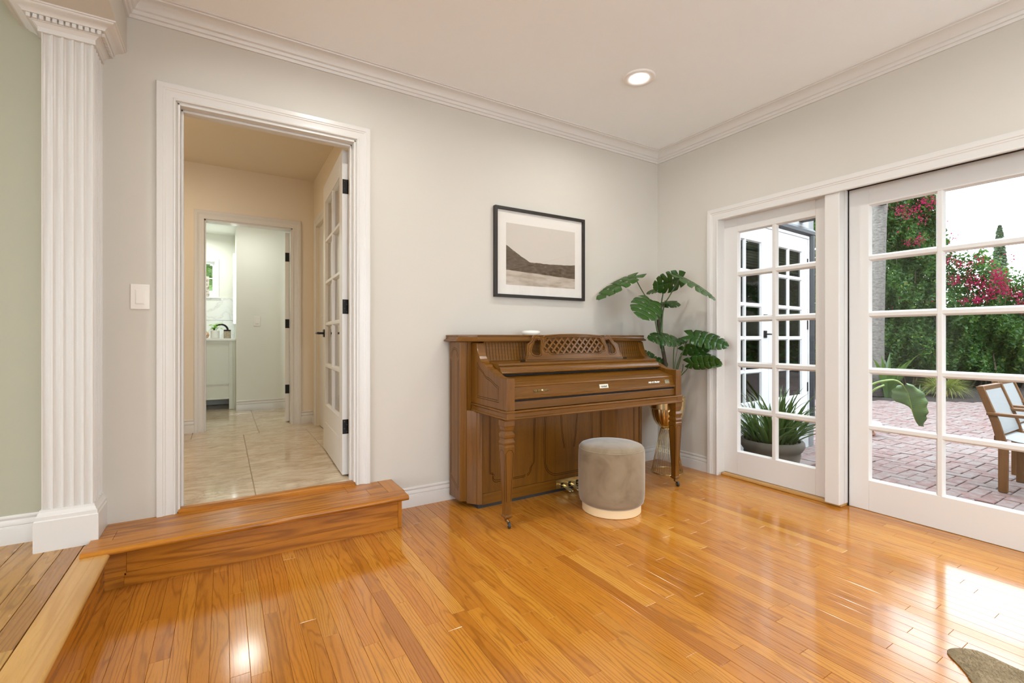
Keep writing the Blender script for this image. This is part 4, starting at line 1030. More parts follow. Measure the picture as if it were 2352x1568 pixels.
# small white puck on the lid
pk = empty('speaker_puck', (-1.455, -.14, 1.0966), 'small round white device on top of the piano', 'device')
MB().lathe([(.058, .0), (.061, .003), (.062, .008)], (-1.455, -.14, 1.0966), 40).build('foot', 'smoke_plastic', pk, smooth=True, auto=40)
MB().lathe([(.062, .0085), (.0635, .012), (.0635, .024), (.060, .027), (.045, .031), (.0001, .0325)], (-1.455, -.14, 1.0966), 40).build('shell', 'smoke_plastic', pk, smooth=True, auto=50)

# ------------------------------------------------------------------ stool
SX, SY = -1.222, -.700
so = empty('stool', (SX, SY, 0), 'round taupe velvet pouf stool in front of the piano', 'stool')
MB().lathe([(.178, .0), (.182, .003), (.182, .050), (.178, .052)], (SX, SY, 0), 64).build('base', 'stool_base', so, smooth=True, auto=40)
MB().lathe([(.170, .0522), (.186, .054), (.197, .064), (.203, .085), (.205, .12), (.206, .20), (.206, .30), (.205, .36), (.203, .383), (.200, .3895)], (SX, SY, 0), 72, cap=False).build('side', 'velvet', so, smooth=True)
MB().lathe([(.200, .3895), (.198, .3965), (.190, .406), (.172, .413), (.12, .419), (.06, .421), (.0001, .4215)], (SX, SY, 0), 72, cap=False).build('seat', 'velvet', so, smooth=True)
MB().tube([(SX + .2012 * math.cos(R(5 * k)), SY + .2012 * math.sin(R(5 * k)), .3892) for k in range(72)], .0024, 6, closed=True).build('piping', 'velvet', so, smooth=True)

# ------------------------------------------------------------------ gold plant stand, monstera
GX, GY = -.262, -.327
gs = empty('plant_stand', (GX, GY, 0), 'gold wire plant stand with fluted brass bowl in the corner', 'plant stand')
ringp = lambda r, z, n=64: [(GX + r * math.cos(2 * math.pi * k / n), GY + r * math.sin(2 * math.pi * k / n), z) for k in range(n)]
MB().tube(ringp(.122, .004), .0042, 8, closed=True).build('base_ring', 'gold_metal', gs, smooth=True)
MB().tube(ringp(.050, .352), .0035, 8, closed=True).build('top_ring', 'gold_metal', gs, smooth=True)
for k in range(36):
    a = 2 * math.pi * k / 36
    MB().tube([(GX + .122 * math.cos(a), GY + .122 * math.sin(a), .004), (GX + .050 * math.cos(a), GY + .050 * math.sin(a), .352)], .0016, 5).build('wire', 'gold_metal', gs, smooth=True)
rf = lambda a, z: 1 + (.022 * abs(math.sin(22 * a / 2 * 1.0)) - .011)
MB().lathe([(.0001, .350), (.040, .352), (.062, .362), (.088, .388), (.108, .420), (.120, .455), (.126, .490), (.1275, .512)], (GX, GY, 0), 176, cap=False, rfn=rf).build('bowl', 'gold_metal', gs, smooth=True)
MB().lathe([(.133, .512), (.1365, .515), (.140, .604), (.1375, .606), (.135, .602), (.130, .52)], (GX, GY, 0), 64, cap=False).build('rim_band', 'gold_metal', gs, smooth=True, auto=40)
mp = empty('monstera', (GX, GY, .50), 'tall artificial monstera with split leaves in the gold stand', 'plant')
MB().lathe([(.0001, .54), (.124, .54), (.124, .50)], (GX, GY, 0), 32, cap=False).build('soil', 'soil', mp)
def unproj(x, y, dep):
    return CAM + FWD * dep + RGT * ((x - 1176) / FPX * dep) + Vector((0, 0, -(y - 774.483) / FPX * dep))
def mleaf(L, Wd, lobes=6, rr=None, slit=.55, hole=True):
    """monstera leaf: rib along +x (base at 0), lateral y, facing +z"""
    mb = MB()
    def half_w(s): # outline half width along s in 0..1
        return Wd * (1.9 * (s + .035) ** .42 * (1.0 - s) ** .62) * .76
    for sg in (1, -1):
        S = [-.0 + 1.0 * k / lobes for k in range(lobes + 1)]
        for j in range(lobes):
            a0, b0 = S[j], S[j + 1]; nt, nc = 16, 3
            grid = []
            def gapf(bd, t):
                if bd <= 0 or bd >= lobes: return 0.0
                st_ = (.95, .55, .80, .50, .92, .62, .75)[bd % 7] + (slit - .55)
                if t > st_: return .010 + .13 * (t - st_)
                if hole and bd in (2, 4) and .24 < t < .46: return .045 * math.sin((t - .24) / .22 * math.pi)
                return 0.0
            for i in range(nt + 1):
                t = i / nt; row = []
                for c in range(nc + 1):
                    u = c / nc
                    g0, g1 = gapf(j, t), gapf(j + 1, t)
                    s = a0 + g0 * .5 + (b0 - a0 - (g0 + g1) * .5) * u
                    hwid = half_w(min(.985, s))
                    # rounded lobe tip
                    hwid *= 1 - .025 * (2 * u - 1) ** 2
                    y = t * hwid
                    x = s * L + t * t * hwid * .30 - (.16 * L * t * (1 - s) ** 2) * (1.4 if s < .25 else 1.0)
                    z = -.35 * y * y / max(Wd, .01) - .30 * (x / L) ** 2 * L * .55 + .005 * math.sin(u * 6.28 + j) * t * L * .6 + .16 * y
                    row.append((x, sg * y, z))
                grid.append(row)
            vs = [p for r_ in grid for p in r_]; m_ = nc + 1
            fs = [(i * m_ + c, i * m_ + c + 1, (i + 1) * m_ + c + 1, (i + 1) * m_ + c) for i in range(nt) for c in range(nc)]
            mb.add(vs, fs)
    return mb
def place_leaf(base, tip, nrm, Wd, lobes=6, slit=.55, mat='monstera_leaf', parent=mp, rr=None):
    base, tip, nrm = Vector(base), Vector(tip), Vector(nrm)
    d = tip - base; L = d.length; d.normalize(); q = nrm.cross(d).normalized(); n = d.cross(q)
    mb = mleaf(L * 1.04, Wd, lobes, slit=slit)
    M = Matrix((d, q, n)).transposed()
    mb.v = [tuple(base + M @ Vector(p)) for p in mb.v]
    o = mb.build('leaf', mat, parent, smooth=True, auto=60)
    md_ = o.modifiers.new('thick', 'SOLIDIFY'); md_.thickness = .0011
    rib = MB().tube([tuple(base + M @ Vector((L * s, 0, -.30 * s * s * L * .55 - .001))) for s in (0, .25, .5, .75, .95)], [.0026, .0022, .0018, .0013, .0006], 6).build('midrib', 'stem_green', o, smooth=True)
    return o
def stem(pts, r, name='stem', mat='stem_green'):
    P = [Vector(p) for p in pts]
    # catmull-rom smoothing
    out = []
    for i in range(len(P) - 1):
        p0, p1, p2, p3 = P[max(i - 1, 0)], P[i], P[i + 1], P[min(i + 2, len(P) - 1)]
        for k in range(6):
            t_ = k / 6; out.append(.5 * ((2 * p1) + (p2 - p0) * t_ + (2 * p0 - 5 * p1 + 4 * p2 - p3) * t_ ** 2 + (3 * p1 - p0 - 3 * p2 + p3) * t_ ** 3))
    out.append(P[-1])
    n = len(out); rs = [r[0] + (r[1] - r[0]) * i / (n - 1) for i in range(n)]
    return MB().tube(out, rs, 8).build(name, mat, mp, smooth=True)
D = 3.785
U = lambda x, y, dd=0.0: unproj(x, y, D + dd)
# trunk and clustered petioles
stem([U(1531, 880, .02), U(1528, 836, .02), U(1522, 800, .02), U(1515, 760, .02), U(1511, 725, .02)], (.016, .013), 'trunk', 'bark_brown')
stem([U(1519, 800), U(1507, 745), U(1502, 712), U(1492, 690, .03)], (.008, .005))
stem([U(1521, 805, .01), U(1517, 750, .01), U(1519, 714), U(1520, 690)], (.009, .005))
stem([U(1522, 806, -.01), U(1520, 760, -.01), U(1522, 720, -.02), U(1528, 690, -.02)], (.009, .005))
stem([U(1511, 740, .03), U(1505, 700, .04), U(1484, 682, .05), U(1457, 635, .06)], (.006, .004))
stem([U(1516, 740, -.02), U(1518, 710, -.04), U(1535, 684, -.08), U(1563, 636, -.14)], (.006, .004))
stem([U(1513, 730, -.03), U(1510, 705, -.10), U(1500, 692, -.16), U(1494, 688, -.20)], (.006, .004))
stem([U(1517, 720, .05), U(1520, 690, .10), U(1523, 672, .09), U(1520, 663, .08)], (.006, .004))
# upper leaves
Z1 = Vector((0, 0, 1))
def NC(a, b, c=0.0): return -FWD * a + Z1 * b + RGT * c
place_leaf(U(1460, 633, .06), U(1374, 668, -.10), NC(.38, .92, -.2), .135, 6)
place_leaf(U(1558, 634, -.14), U(1645, 672, -.30), NC(.38, .9, .3), .150, 6)
place_leaf(U(1495, 690, -.20), U(1478, 718, -.40), (-.10, -.65, .75), .165, 6, .62)
place_leaf(U(1566, 640, .0), U(1508, 660, -.02), NC(.8, -.45), .130, 6)
place_leaf(U(1521, 662, .08), U(1485, 668, .14), NC(.5, .85), .075, 5)
place_leaf(U(1526, 700, .02), U(1562, 692, .06), NC(.6, .7), .065, 5)
place_leaf(U(1522, 694, .02), U(1546, 688, -.12), NC(.6, .75), .090, 5)
# lower leaves, each with its own stem
stem([U(1548, 880), U(1547, 830, -.02), U(1548, 800, -.04), U(1551, 782, -.06)], (.005, .0035)); place_leaf(U(1551, 781, -.06), U(1500, 769, -.22), NC(.75, .65), .105, 6, .60)
stem([U(1552, 880), U(1556, 850), U(1571, 800, -.05), U(1584, 772, -.08)], (.005, .0035)); place_leaf(U(1582, 770, -.08), U(1669, 785, -.24), NC(.80, .60), .118, 7, .60)
stem([U(1551, 880), U(1553, 848, .03), U(1562, 820, .03), U(1571, 806, .02)], (.005, .0035)); place_leaf(U(1570, 806, .02), U(1631, 800, -.14), NC(.85, -.35), .085, 6, .60)
stem([U(1556, 890), U(1560, 868, -.02), U(1576, 850, -.05), U(1586, 836, -.07)], (.005, .0035)); place_leaf(U(1582, 834, -.07), U(1648, 834, -.22), NC(.85, -.30), .088, 6, .60)
place_leaf(U(1596, 818, -.03), U(1652, 832, -.20), NC(.85, .25), .080, 6, .60)
stem([U(1558, 890, .03), U(1563, 862, .03), U(1568, 848, .03), U(1569, 836, .02)], (.004, .003))
stem([U(1550, 880), U(1550, 842), U(1554, 812), U(1558, 790)], (.004, .0016))
stem([U(1545, 880, .02), U(1530, 860, .02), U(1512, 838, .05), U(1502, 828, .10)], (.005, .0035)); place_leaf(U(1502, 828, .10), U(1469, 804, .17), NC(.8, .5), .080, 5, .6)
place_leaf(U(1500, 827, .09), U(1532, 838, .04), NC(.8, .4), .070, 5, .5)
place_leaf(U(1556, 783, -.02), U(1579, 781, -.0), NC(.8, .4), .040, 5, .5)

# ------------------------------------------------------------------ cowhide rug
def fpt(x, y, z=0.0):
    k = -(y - 774.483) / FPX; dep = (z - CAM.z) / k
    p = CAM + FWD * dep + RGT * ((x - 1176) / FPX * dep); return (p.x, p.y)
vis = [(2236, 1575), (2222, 1553), (2205, 1532), (2190, 1517), (2178, 1505), (2174, 1497), (2180, 1492), (2196, 1490), (2216, 1491), (2240, 1495), (2262, 1503), (2285, 1514), (2315, 1528), (2352, 1545), (2400, 1556)]
out2 = [fpt(*p) for p in vis]
ex = [(-.72, -2.50), (-.42, -2.62), (-.38, -2.85), (-.62, -3.10), (-.55, -3.6), (-.28, -3.95), (-.34, -4.25), (-.75, -4.2), (-1.15, -4.32), (-1.6, -4.2), (-1.95, -4.25), (-2.0, -3.95), (-1.7, -3.6), (-1.62, -3.1), (-1.72, -2.86), (-1.62, -2.68), (-1.38, -2.70)]
loop = out2[:] + ex
loop = sm(loop, 1)
hd = empty('cowhide_rug', (-1.1, -3.3, 0), 'tan cowhide rug tip at the lower right on the oak floor', 'rug')
mb = MB().prism(loop, lambda p, q, t: (p, q, t), .0015, .0055); hide = mb.build('hide', 'cowhide', hd, bevel=.002)
# short hair
rr = random.Random(4)
def inside(p, poly):
    c = False; n = len(poly)
    for i in range(n):
        (x1, y1), (x2, y2) = poly[i], poly[i - 1]
        if (y1 > p[1]) != (y2 > p[1]) and p[0] < (x2 - x1) * (p[1] - y1) / (y2 - y1) + x1: c = not c
    return c
hb = MB(); vs, fs, rn = [], [], []
cnt = 0
while cnt < 26000:
    p = (rr.uniform(-1.6, -.35), rr.uniform(-3.0, -2.28))
    if not inside(p, loop): continue
    cnt += 1
    a = math.atan2(p[1] + 2.2, p[0] + 1.35) * .3 - 1.25 + rr.gauss(0, .22) + .9; L = rr.uniform(.008, .016)
    dx, dy = -math.cos(a) * L, math.sin(a) * L; w_ = .0007
    b = len(vs); vs += [(p[0] - dy / L * w_, p[1] + dx / L * w_, .0055), (p[0] + dy / L * w_, p[1] - dx / L * w_, .0055), (p[0] + dx, p[1] + dy, .0055 + rr.uniform(.002, .005))]
    fs.append((b, b + 1, b + 2)); rn.append(rr.random())
hb.v, hb.f, hb.rn = vs, fs, rn
tag(hb.build('fur', 'cowhide', hd), kind='stuff')

ar = MB(); ar.box(-3.62, -5.9, .0002, -.15, -3.20, .0013)  # added reflector out of view, covers orange floor to neutralise ceiling bounce
tag(ar.build('bounce_rug', 'rug_bounce'), 'added unseen pale rug bouncing neutral light onto the ceiling', 'rug')

# ------------------------------------------------------------------ outside: patio
ZP = -.15
pa = struct(box('patio', 'sand_joint', (.2, -9, -.4, 16, 7, ZP - .018)), 'weathered pink brick patio outside the garden doors', 'patio')
def pix_in(x, y, z):
    q = proj((x, y, z)); return q
# edge of the brick field: line between two floor points
e1, e2 = Vector((7.476, 1.264)), Vector((9.149, -.122))
ed = (e2 - e1).normalized(); en = Vector((-ed.y, ed.x))
if en.dot(Vector((1, 1))) < 0: en = -en
def on_patio(x, y): return (Vector((x, y)) - e1).dot(en) < 0
BL, BW = .200, .100
cells = []
rb = random.Random(21)
# 90 degree herringbone
i0, i1 = -95, 95
for i in range(-10, 110):
    for j in range(-75, 40):
        k = (i - j) % 4
        if k == 0: x0, y0, x1, y1 = i * BW, j * BW, i * BW + BL, j * BW + BW
        elif k == 3: x0, y0, x1, y1 = i * BW, j * BW, i * BW + BW, j * BW + BL
        else: continue
        x0 += .25; x1 += .25
        cx, cy = (x0 + x1) / 2, (y0 + y1) / 2
        if x0 < .2 or cy > 1.9 or cy < -6.5 or not on_patio(cx, cy): continue
        q = proj((cx, cy, ZP))
        vis_ = q is not None and 1680 < q[0] < 2352 and q[1] < 1300
        ar = 0
        if vis_:
            dep = (Vector((cx, cy, ZP)) - CAM).dot(FWD); ar = BL * BW * FPX ** 2 * 1.23 / dep ** 3
            hidden = 1873 < q[0] < 1994
            if hidden: ar *= .01
        cells.append((ar, x0, y0, x1, y1))
cells.sort(key=lambda c: -c[0])
def brick_vs(lx, ly):
    g = .003; e = .004; h = .030
    x0, y0, x1, y1 = -lx / 2 + g, -ly / 2 + g, lx / 2 - g, ly / 2 - g
    vs = [(x0, y0, -h), (x1, y0, -h), (x1, y1, -h), (x0, y1, -h), (x0, y0, -e), (x1, y0, -e), (x1, y1, -e), (x0, y1, -e), (x0 + e, y0 + e, 0), (x1 - e, y0 + e, 0), (x1 - e, y1 - e, 0), (x0 + e, y1 - e, 0)]
    fs = [(8, 9, 10, 11)] + [(4 + i, 4 + (i + 1) % 4, 8 + (i + 1) % 4, 8 + i) for i in range(4)] + [(i, (i + 1) % 4, 4 + (i + 1) % 4, 4 + i) for i in range(4)]
    return vs, fs
vs, fs = brick_vs(BL, BW); bme = bpy.data.meshes.new('brick'); bme.from_pydata(vs, [], fs); bme.materials.append(MATS['brick'])
rest = MB(); rest.rn = []
for n_, (ar, x0, y0, x1, y1) in enumerate(cells):
    cx, cy, rot = (x0 + x1) / 2, (y0 + y1) / 2, (x1 - x0) < (y1 - y0)
    z = ZP + rb.uniform(-.004, .003); tx, ty = rb.gauss(0, .008), rb.gauss(0, .008)
    if n_ < 296:
        o = bpy.data.objects.new('brick', bme); C0.objects.link(o); o.parent = pa; o.location = Vector((cx, cy, z)) - wloc(pa); o.rotation_euler = (tx, ty, R(90) if rot else 0)
    else:
        a = R(90) if rot else 0; ca, sa = math.cos(a), math.sin(a)
        rest.add([(cx + p[0] * ca - p[1] * sa, cy + p[0] * sa + p[1] * ca, z + p[2] + tx * p[1] + ty * p[0]) for p in vs], fs[:5]); rest.rn += [rb.random()] * 5
tag(rest.build('distant_bricks', 'brick', pa), kind='stuff')
# mulch bed beyond
q0 = e1 - ed * 5; q1 = e2 + ed * 9
mb = MB().add([(q0.x, q0.y, ZP - .005), (q1.x, q1.y, ZP - .005), (q1.x + en.x * 2.4, q1.y + en.y * 2.4, ZP + .05), (q0.x + en.x * 2.4, q0.y + en.y * 2.4, ZP + .05)], [(0, 1, 2, 3)])
o = mb.build('mulch_bed', 'mulch'); tag(o, 'dark bark mulch bed between patio bricks and hedge', 'mulch', kind='stuff')

def at(x, dep, z): # point seen in column x at depth dep
    p = CAM + FWD * dep + RGT * ((x - 1176) / FPX * dep); return Vector((p.x, p.y, z))
def zrow(y, dep): return CAM.z - (y - 774.483) / FPX * dep
# block wall behind hedge
DH = 10.9
a_, b_ = at(1500, DH + .7, 0), at(3400, DH + .4, 0)
dv = (b_ - a_).normalized(); nv = Vector((-dv.y, dv.x, 0)); nv = nv if nv.dot(FWD) > 0 else -nv
bwp = [a_, b_, b_ + nv * .2, a_ + nv * .2]
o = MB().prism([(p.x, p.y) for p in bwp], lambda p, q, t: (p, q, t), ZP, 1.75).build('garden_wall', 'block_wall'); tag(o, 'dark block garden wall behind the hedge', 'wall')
# hedge
hg = empty('bougainvillea_hedge', at(2300, DH, ZP), 'tall bougainvillea hedge with magenta flowers behind the patio', 'hedge')
def top_z(x): # hedge top by image column (real position along the hedge)
    pts = [(1500, 4.9), (1900, 5.0), (2100, 4.85), (2145, 4.5), (2185, 3.35), (2215, 3.05), (2260, 2.95), (2300, 2.75), (2360, 2.6), (2450, 2.8), (2700, 2.6), (3200, 2.7)]
    for (xa, za), (xb, zb) in zip(pts, pts[1:]):
        if xa <= x <= xb: return za + (zb - za) * (x - xa) / (xb - xa)
    return 2.6
def hedge_pt(r, thin=False):
    x = 1850 + r.random() ** 1.25 * 1150
    zt = top_z(x) + .18 * math.sin(x * .045) + r.gauss(0, .12)
    z = ZP + .35 + (zt - ZP - .35) * r.random()
    up_ = (z - ZP) / (zt - ZP)
    if up_ > .80 and r.random() < (up_ - .80) * 2.6: return None
    bump = .16 * math.sin(x * .06 + z * 3.1) + .14 * math.sin(z * 5.3 + x * .021) + .10 * math.sin(x * .17 - z * 7)
    dep = DH - .15 + bump + abs(r.gauss(0, .16)) + (.25 * up_ if up_ > .6 else 0) + (.35 if z < .5 else 0) * (1 - (z - ZP) / .65)
    return at(x, dep, z)
leaf_cloud(66000, hedge_pt, .028, .056, random.Random(31), up=.7).build('foliage', 'hedge_leaf', hg)['kind'] = 'stuff'
def tall_pt(r):
    x = r.uniform(1880, 2165); zt = top_z(x) + r.gauss(0, .15); z = r.uniform(1.2, zt)
    return at(x, DH + .05 + abs(r.gauss(0, .35)) + .10 * math.sin(z * 4 + x * .05), z)
leaf_cloud(32000, tall_pt, .030, .060, random.Random(33), up=.7).build('tall_foliage', 'hedge_leaf', hg)['kind'] = 'stuff'
leaf_cloud(7000, hedge_pt, .026, .05, random.Random(37), up=.9).build('young_foliage', 'hedge_lime', hg)['kind'] = 'stuff'
fl_c = []
rf_ = random.Random(41)
spots = [(2072, 487, 16, 60), (2098, 483, 12, 30), (2120, 462, 9, 26), (2142, 466, 14, 60), (2180, 470, 14, 55), (2110, 552, 14, 45), (2086, 558, 8, 20), (2120, 500, 12, 22), (2195, 545, 14, 14), (2180, 598, 12, 30), (2202, 605, 10, 26), (2224, 610, 10, 18), (2250, 600, 14, 16), (2275, 600, 10, 14),
         (2196, 640, 14, 30), (2230, 645, 18, 80), (2262, 655, 16, 70), (2290, 632, 18, 110), (2300, 650, 16, 90), (2280, 672, 20, 90), (2250, 690, 16, 46), (2215, 690, 10, 20), (2190, 650, 10, 20), (2310, 668, 14, 50), (2335, 676, 12, 40), (2245, 690, 8, 40), (2322, 592, 12, 16), (2345, 700, 14, 40), (2380, 660, 20, 60), (2430, 640, 25, 70), (2030, 470, 20, 30), (2160, 590, 14, 24)]
sp_list = []
for x, y, s, n in spots:
    for k in range(int(n * 1.7)): sp_list.append((x + rf_.gauss(0, s * .62), y + rf_.gauss(0, s * .55)))
for k in range(120): sp_list.append((rf_.uniform(2030, 2500), rf_.uniform(470, 720)))
it_ = iter(sp_list)
def bloom_pt(r):
    x, y = next(it_); d_ = DH - .32 + r.gauss(0, .09); p = at(x, d_, zrow(y, d_))
    return p if p.z < top_z(x) + .25 else None
leaf_cloud(len(sp_list), bloom_pt, .013, .027, random.Random(43)).build('blossoms', 'bloom', hg)['kind'] = 'stuff'
mb = MB(); rs_ = random.Random(51)
for k in range(46):
    x = rs_.uniform(1900, 2700); p = at(x, DH + .25, ZP); pts = [p]
    zt = top_z(x) * rs_.uniform(.7, 1.05)
    for j in range(1, 6): pts.append(at(x + rs_.gauss(0, 18), DH + .2 + rs_.gauss(0, .1), ZP + (zt - ZP) * j / 5))
    mb.tube(pts, [.02, .018, .014, .010, .007, .003], 5)
mb.build('branches', 'bark_brown', hg)['kind'] = 'stuff'
# second hedge along the other side of the garden
hg2 = empty('garden_hedge', (6, -9.2, ZP), 'dense green hedge along the far side of the garden', 'hedge')
def hp2(r):
    u = r.random() * 26; z = ZP + .1 + 5.6 * r.random(); o_ = abs(r.gauss(0, .25)) + .15 * math.sin(u * 3) * math.sin(z * 4)
    return Vector((.6 + u, -9.2 - o_, z)) if u < 17.4 else Vector((18 + o_, -9.2 + (u - 17.4), z))
leaf_cloud(34000, hp2, .07, .13, random.Random(35), up=.6).build('foliage', 'hedge_leaf', hg2)['kind'] = 'stuff'
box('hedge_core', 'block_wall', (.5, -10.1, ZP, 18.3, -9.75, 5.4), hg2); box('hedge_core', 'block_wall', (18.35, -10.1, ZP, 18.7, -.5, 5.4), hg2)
# palm trunk
pb = at(2011, 9.75, ZP)
pm = empty('palm_tree', pb, 'grey ringed palm trunk in front of the hedge', 'tree')
pts = [at(2011 + (2024 - 2011) * k / 10 + (3 if k > 6 else 0), 9.75, ZP + .02 + 6.0 * k / 10) for k in range(11)]
MB().tube(pts, [.160, .140, .128, .126, .125, .128, .130, .130, .128, .125, .12], 20).build('trunk', 'palm_bark', pm, smooth=True)
mb = MB(); mb.rn = []; rp = random.Random(61)
for k in range(16):
    a = 2 * math.pi * k / 16; top = Vector(pts[-1]); L = rp.uniform(1.4, 1.9)
    for j in range(26):
        s = j / 26; c = top + Vector((math.cos(a) * L * s, math.sin(a) * L * s, .7 * s - 1.5 * s * s + .3)); sd = Vector((-math.sin(a), math.cos(a), -.35))
        for sg in (1, -1):
            e_ = c + (sd * sg if sg > 0 else Vector((math.sin(a), -math.cos(a), -.35))) * .42 * (1 - s * .6); w_ = Vector((math.cos(a), math.sin(a), 0)) * .018
            mb.add([c - w_, c + w_, e_], [(0, 1, 2)]); mb.rn.append(rp.random())
mb.build('fronds', 'strap_leaf', pm)
# floodlight on the palm
fl_ = empty('floodlight', at(2024, 9.55, zrow(468, 9.6)), 'small black floodlight fixed high on the palm trunk', 'light')
cfl = wloc(fl_)
box('housing', 'charcoal_trim', (cfl.x - .10, cfl.y - .08, cfl.z - .045, cfl.x + .06, cfl.y + .03, cfl.z + .045), fl_, bevel=.01)
box('bracket', 'charcoal_trim', (cfl.x - .02, cfl.y + .03, cfl.z - .015, cfl.x + .01, cfl.y + .12, cfl.z + .015), fl_)
# cypress
cb = at(2296, 26, ZP); cyp = empty('cypress', cb, 'slim tall cypress rising behind the hedge', 'tree')
def cyp_pt(r):
    h_ = r.random(); rad = .62 * (1 - h_) ** .75 + .03; a = r.uniform(0, 6.28); q = math.sqrt(r.random()) * rad
    return cb + Vector((q * math.cos(a), q * math.sin(a), 1.2 + h_ * 6.2))
leaf_cloud(6000, cyp_pt, .05, .11, random.Random(71), up=1.5).build('foliage', 'cypress_leaf', cyp)
MB().tube([cb, cb + Vector((0, 0, 6.5))], [.14, .02], 8).build('trunk', 'bark_brown', cyp, smooth=True)

def blades(name, mat, parent, base, n, L, w, spread, rr, droop=.3, curl=0.0, rb=.1, flat=False):
    mb = MB(); mb.rn = []
    for k in range(n):
        a = rr.uniform(0, 6.28); r0 = rb * math.sqrt(rr.random()); ll = rr.uniform(*L); tilt = rr.uniform(*spread)
        b = Vector(base) + Vector((r0 * math.cos(a), r0 * math.sin(a), 0)); a2 = a + rr.gauss(0, .6)
        od = Vector((math.cos(a2), math.sin(a2), 0)); sd = Vector((-math.sin(a2), math.cos(a2), 0)); ww = rr.uniform(.7, 1.1) * w
        vs = []; m_ = 6
        for i in range(m_ + 1):
            s = i / m_; t_ = tilt + droop * s * s
            c = b + od * (ll * s * math.sin(t_)) + Vector((0, 0, ll * s * math.cos(t_)))
            ws = ww * (1 - s) ** .7 * (1 if s > .08 else .8) if not flat else ww * math.sin(math.pi * min(1, s + .08)) ** .8
            nrm = od * math.cos(t_) - Vector((0, 0, math.sin(t_)))
            vs += [c - sd * ws + nrm * -ws * .35, c + nrm * ws * .25, c + sd * ws + nrm * -ws * .35]
        fs = []
        for i in range(m_):
            for j in range(2): fs.append((i * 3 + j, i * 3 + j + 1, (i + 1) * 3 + j + 1, (i + 1) * 3 + j))
        mb.add(vs, fs); mb.rn += [rr.random()] * len(fs)
    return mb.build(name, mat, parent, smooth=True, auto=70)
# strelitzia clump by the palm
s1 = at(2037, 9.6, ZP); e = empty('strelitzia', s1, 'spiky bird of paradise clump at the foot of the palm', 'plant')
blades('leaves', 'strap_leaf', e, s1, 16, (.7, 1.25), .05, (.05, .55), random.Random(81), .25, rb=.12, flat=True)
# wispy lime bush in terracotta pot
s2 = at(2166, 9.75, ZP); e = empty('wispy_bush', s2, 'yellow green wispy bush in a pot by the hedge', 'plant')
blades('foliage', 'wisp_leaf', e, s2 + Vector((0, 0, .16)), 420, (.22, .52), .009, (.05, 1.75), random.Random(83), .5, rb=.14)
MB().lathe([(.08, 0), (.11, .17), (.12, .17), (.12, .20), (.10, .20)], tuple(s2), 20).build('pot', 'terracotta', e, smooth=True, auto=40)
# low ferny plant
s3 = at(2105, 10.1, ZP); e = empty('fern', s3, 'small green fern in the mulch below the hedge', 'plant')
blades('leaves', 'strap_leaf', e, s3, 26, (.25, .5), .02, (.3, 1.2), random.Random(84), .6, rb=.1)

# banana leaf
BD = 4.55
B = lambda x, y, d=0.0: unproj(x, y, BD + d)
bn = empty('banana_plant', (2.30, -.52, ZP), 'drooping banana leaf on a pale arching stalk outside the sliding door', 'plant')
def smooth3(P, k=6):
    P = [Vector(p) for p in P]; out = []
    for i in range(len(P) - 1):
        p0, p1, p2, p3 = P[max(i - 1, 0)], P[i], P[i + 1], P[min(i + 2, len(P) - 1)]
        for j in range(k):
            t_ = j / k; out.append(.5 * ((2 * p1) + (p2 - p0) * t_ + (2 * p0 - 5 * p1 + 4 * p2 - p3) * t_ ** 2 + (3 * p1 - p0 - 3 * p2 + p3) * t_ ** 3))
    return out + [P[-1]]
rootp = Vector((2.30, -.52, ZP))
stalk = smooth3([rootp, rootp.lerp(B(1965, 925, .2), .6) + Vector((0, 0, .06)), B(1985, 897, .10), B(2010, 880, .05), B(2040, 873), B(2058, 874), B(2073, 884), B(2084, 900)])
MB().tube(stalk, [.014 - .007 * i / len(stalk) for i in range(len(stalk))], 8).build('stalk', 'stem_lime', bn, smooth=True)
cut = smooth3([rootp, rootp.lerp(B(1970, 935, .2), .6), B(1998, 905, .05), B(2031, 884)])
MB().tube(cut, [.013 - .004 * i / len(cut) for i in range(len(cut))], 8).build('cut_stalk', 'stem_lime', bn, smooth=True)
rib = smooth3([B(2073, 884), B(2084, 900), B(2090, 920), B(2096, 945), B(2103, 965), B(2111, 978)], 8)
def blade_half(edge, name):
    """surface between the rib and an edge polyline (same count after resampling)"""
    E_ = smooth3(edge, 8); n = len(rib); mb = MB(); vs = []; us = []
    for i in range(n):
        f_ = i / (n - 1) * (len(E_) - 1); i0_ = int(f_); ee = E_[i0_].lerp(E_[min(i0_ + 1, len(E_) - 1)], f_ - i0_)
        for j in range(7):
            s = j / 6; p = rib[i].lerp(ee, s) + FWD * (-.03 * math.sin(math.pi * s) + .010 * math.sin(i * .9) * s)
            vs.append(p)
    fs = [(i * 7 + j, i * 7 + j + 1, (i + 1) * 7 + j + 1, (i + 1) * 7 + j) for i in range(n - 1) for j in range(6)]
    mb.add(vs, fs); o = mb.build(name, 'banana_leaf', bn, smooth=True)
    uvl = o.data.uv_layers.new(name='UVMap')
    for lp in o.data.loops: uvl.data[lp.index].uv = ((lp.vertex_index % 7) / 6, (lp.vertex_index // 7) / (n - 1))
    return o
blade_half([B(2080, 879, -.02), B(2100, 886, -.06), B(2124, 906, -.10), B(2130, 925, -.12), B(2131, 948, -.12), B(2127, 962, -.10), B(2118, 978, -.06)], 'blade')
blade_half([B(2066, 884, .06), B(2052, 892, .10), B(2048, 905, .12), B(2056, 922, .12), B(2075, 919, .08), B(2096, 942, .03), B(2104, 972, .02)], 'blade')
MB().tube(rib, [.007 - .005 * i / len(rib) for i in range(len(rib))], 6).build('midrib', 'stem_lime', bn, smooth=True)

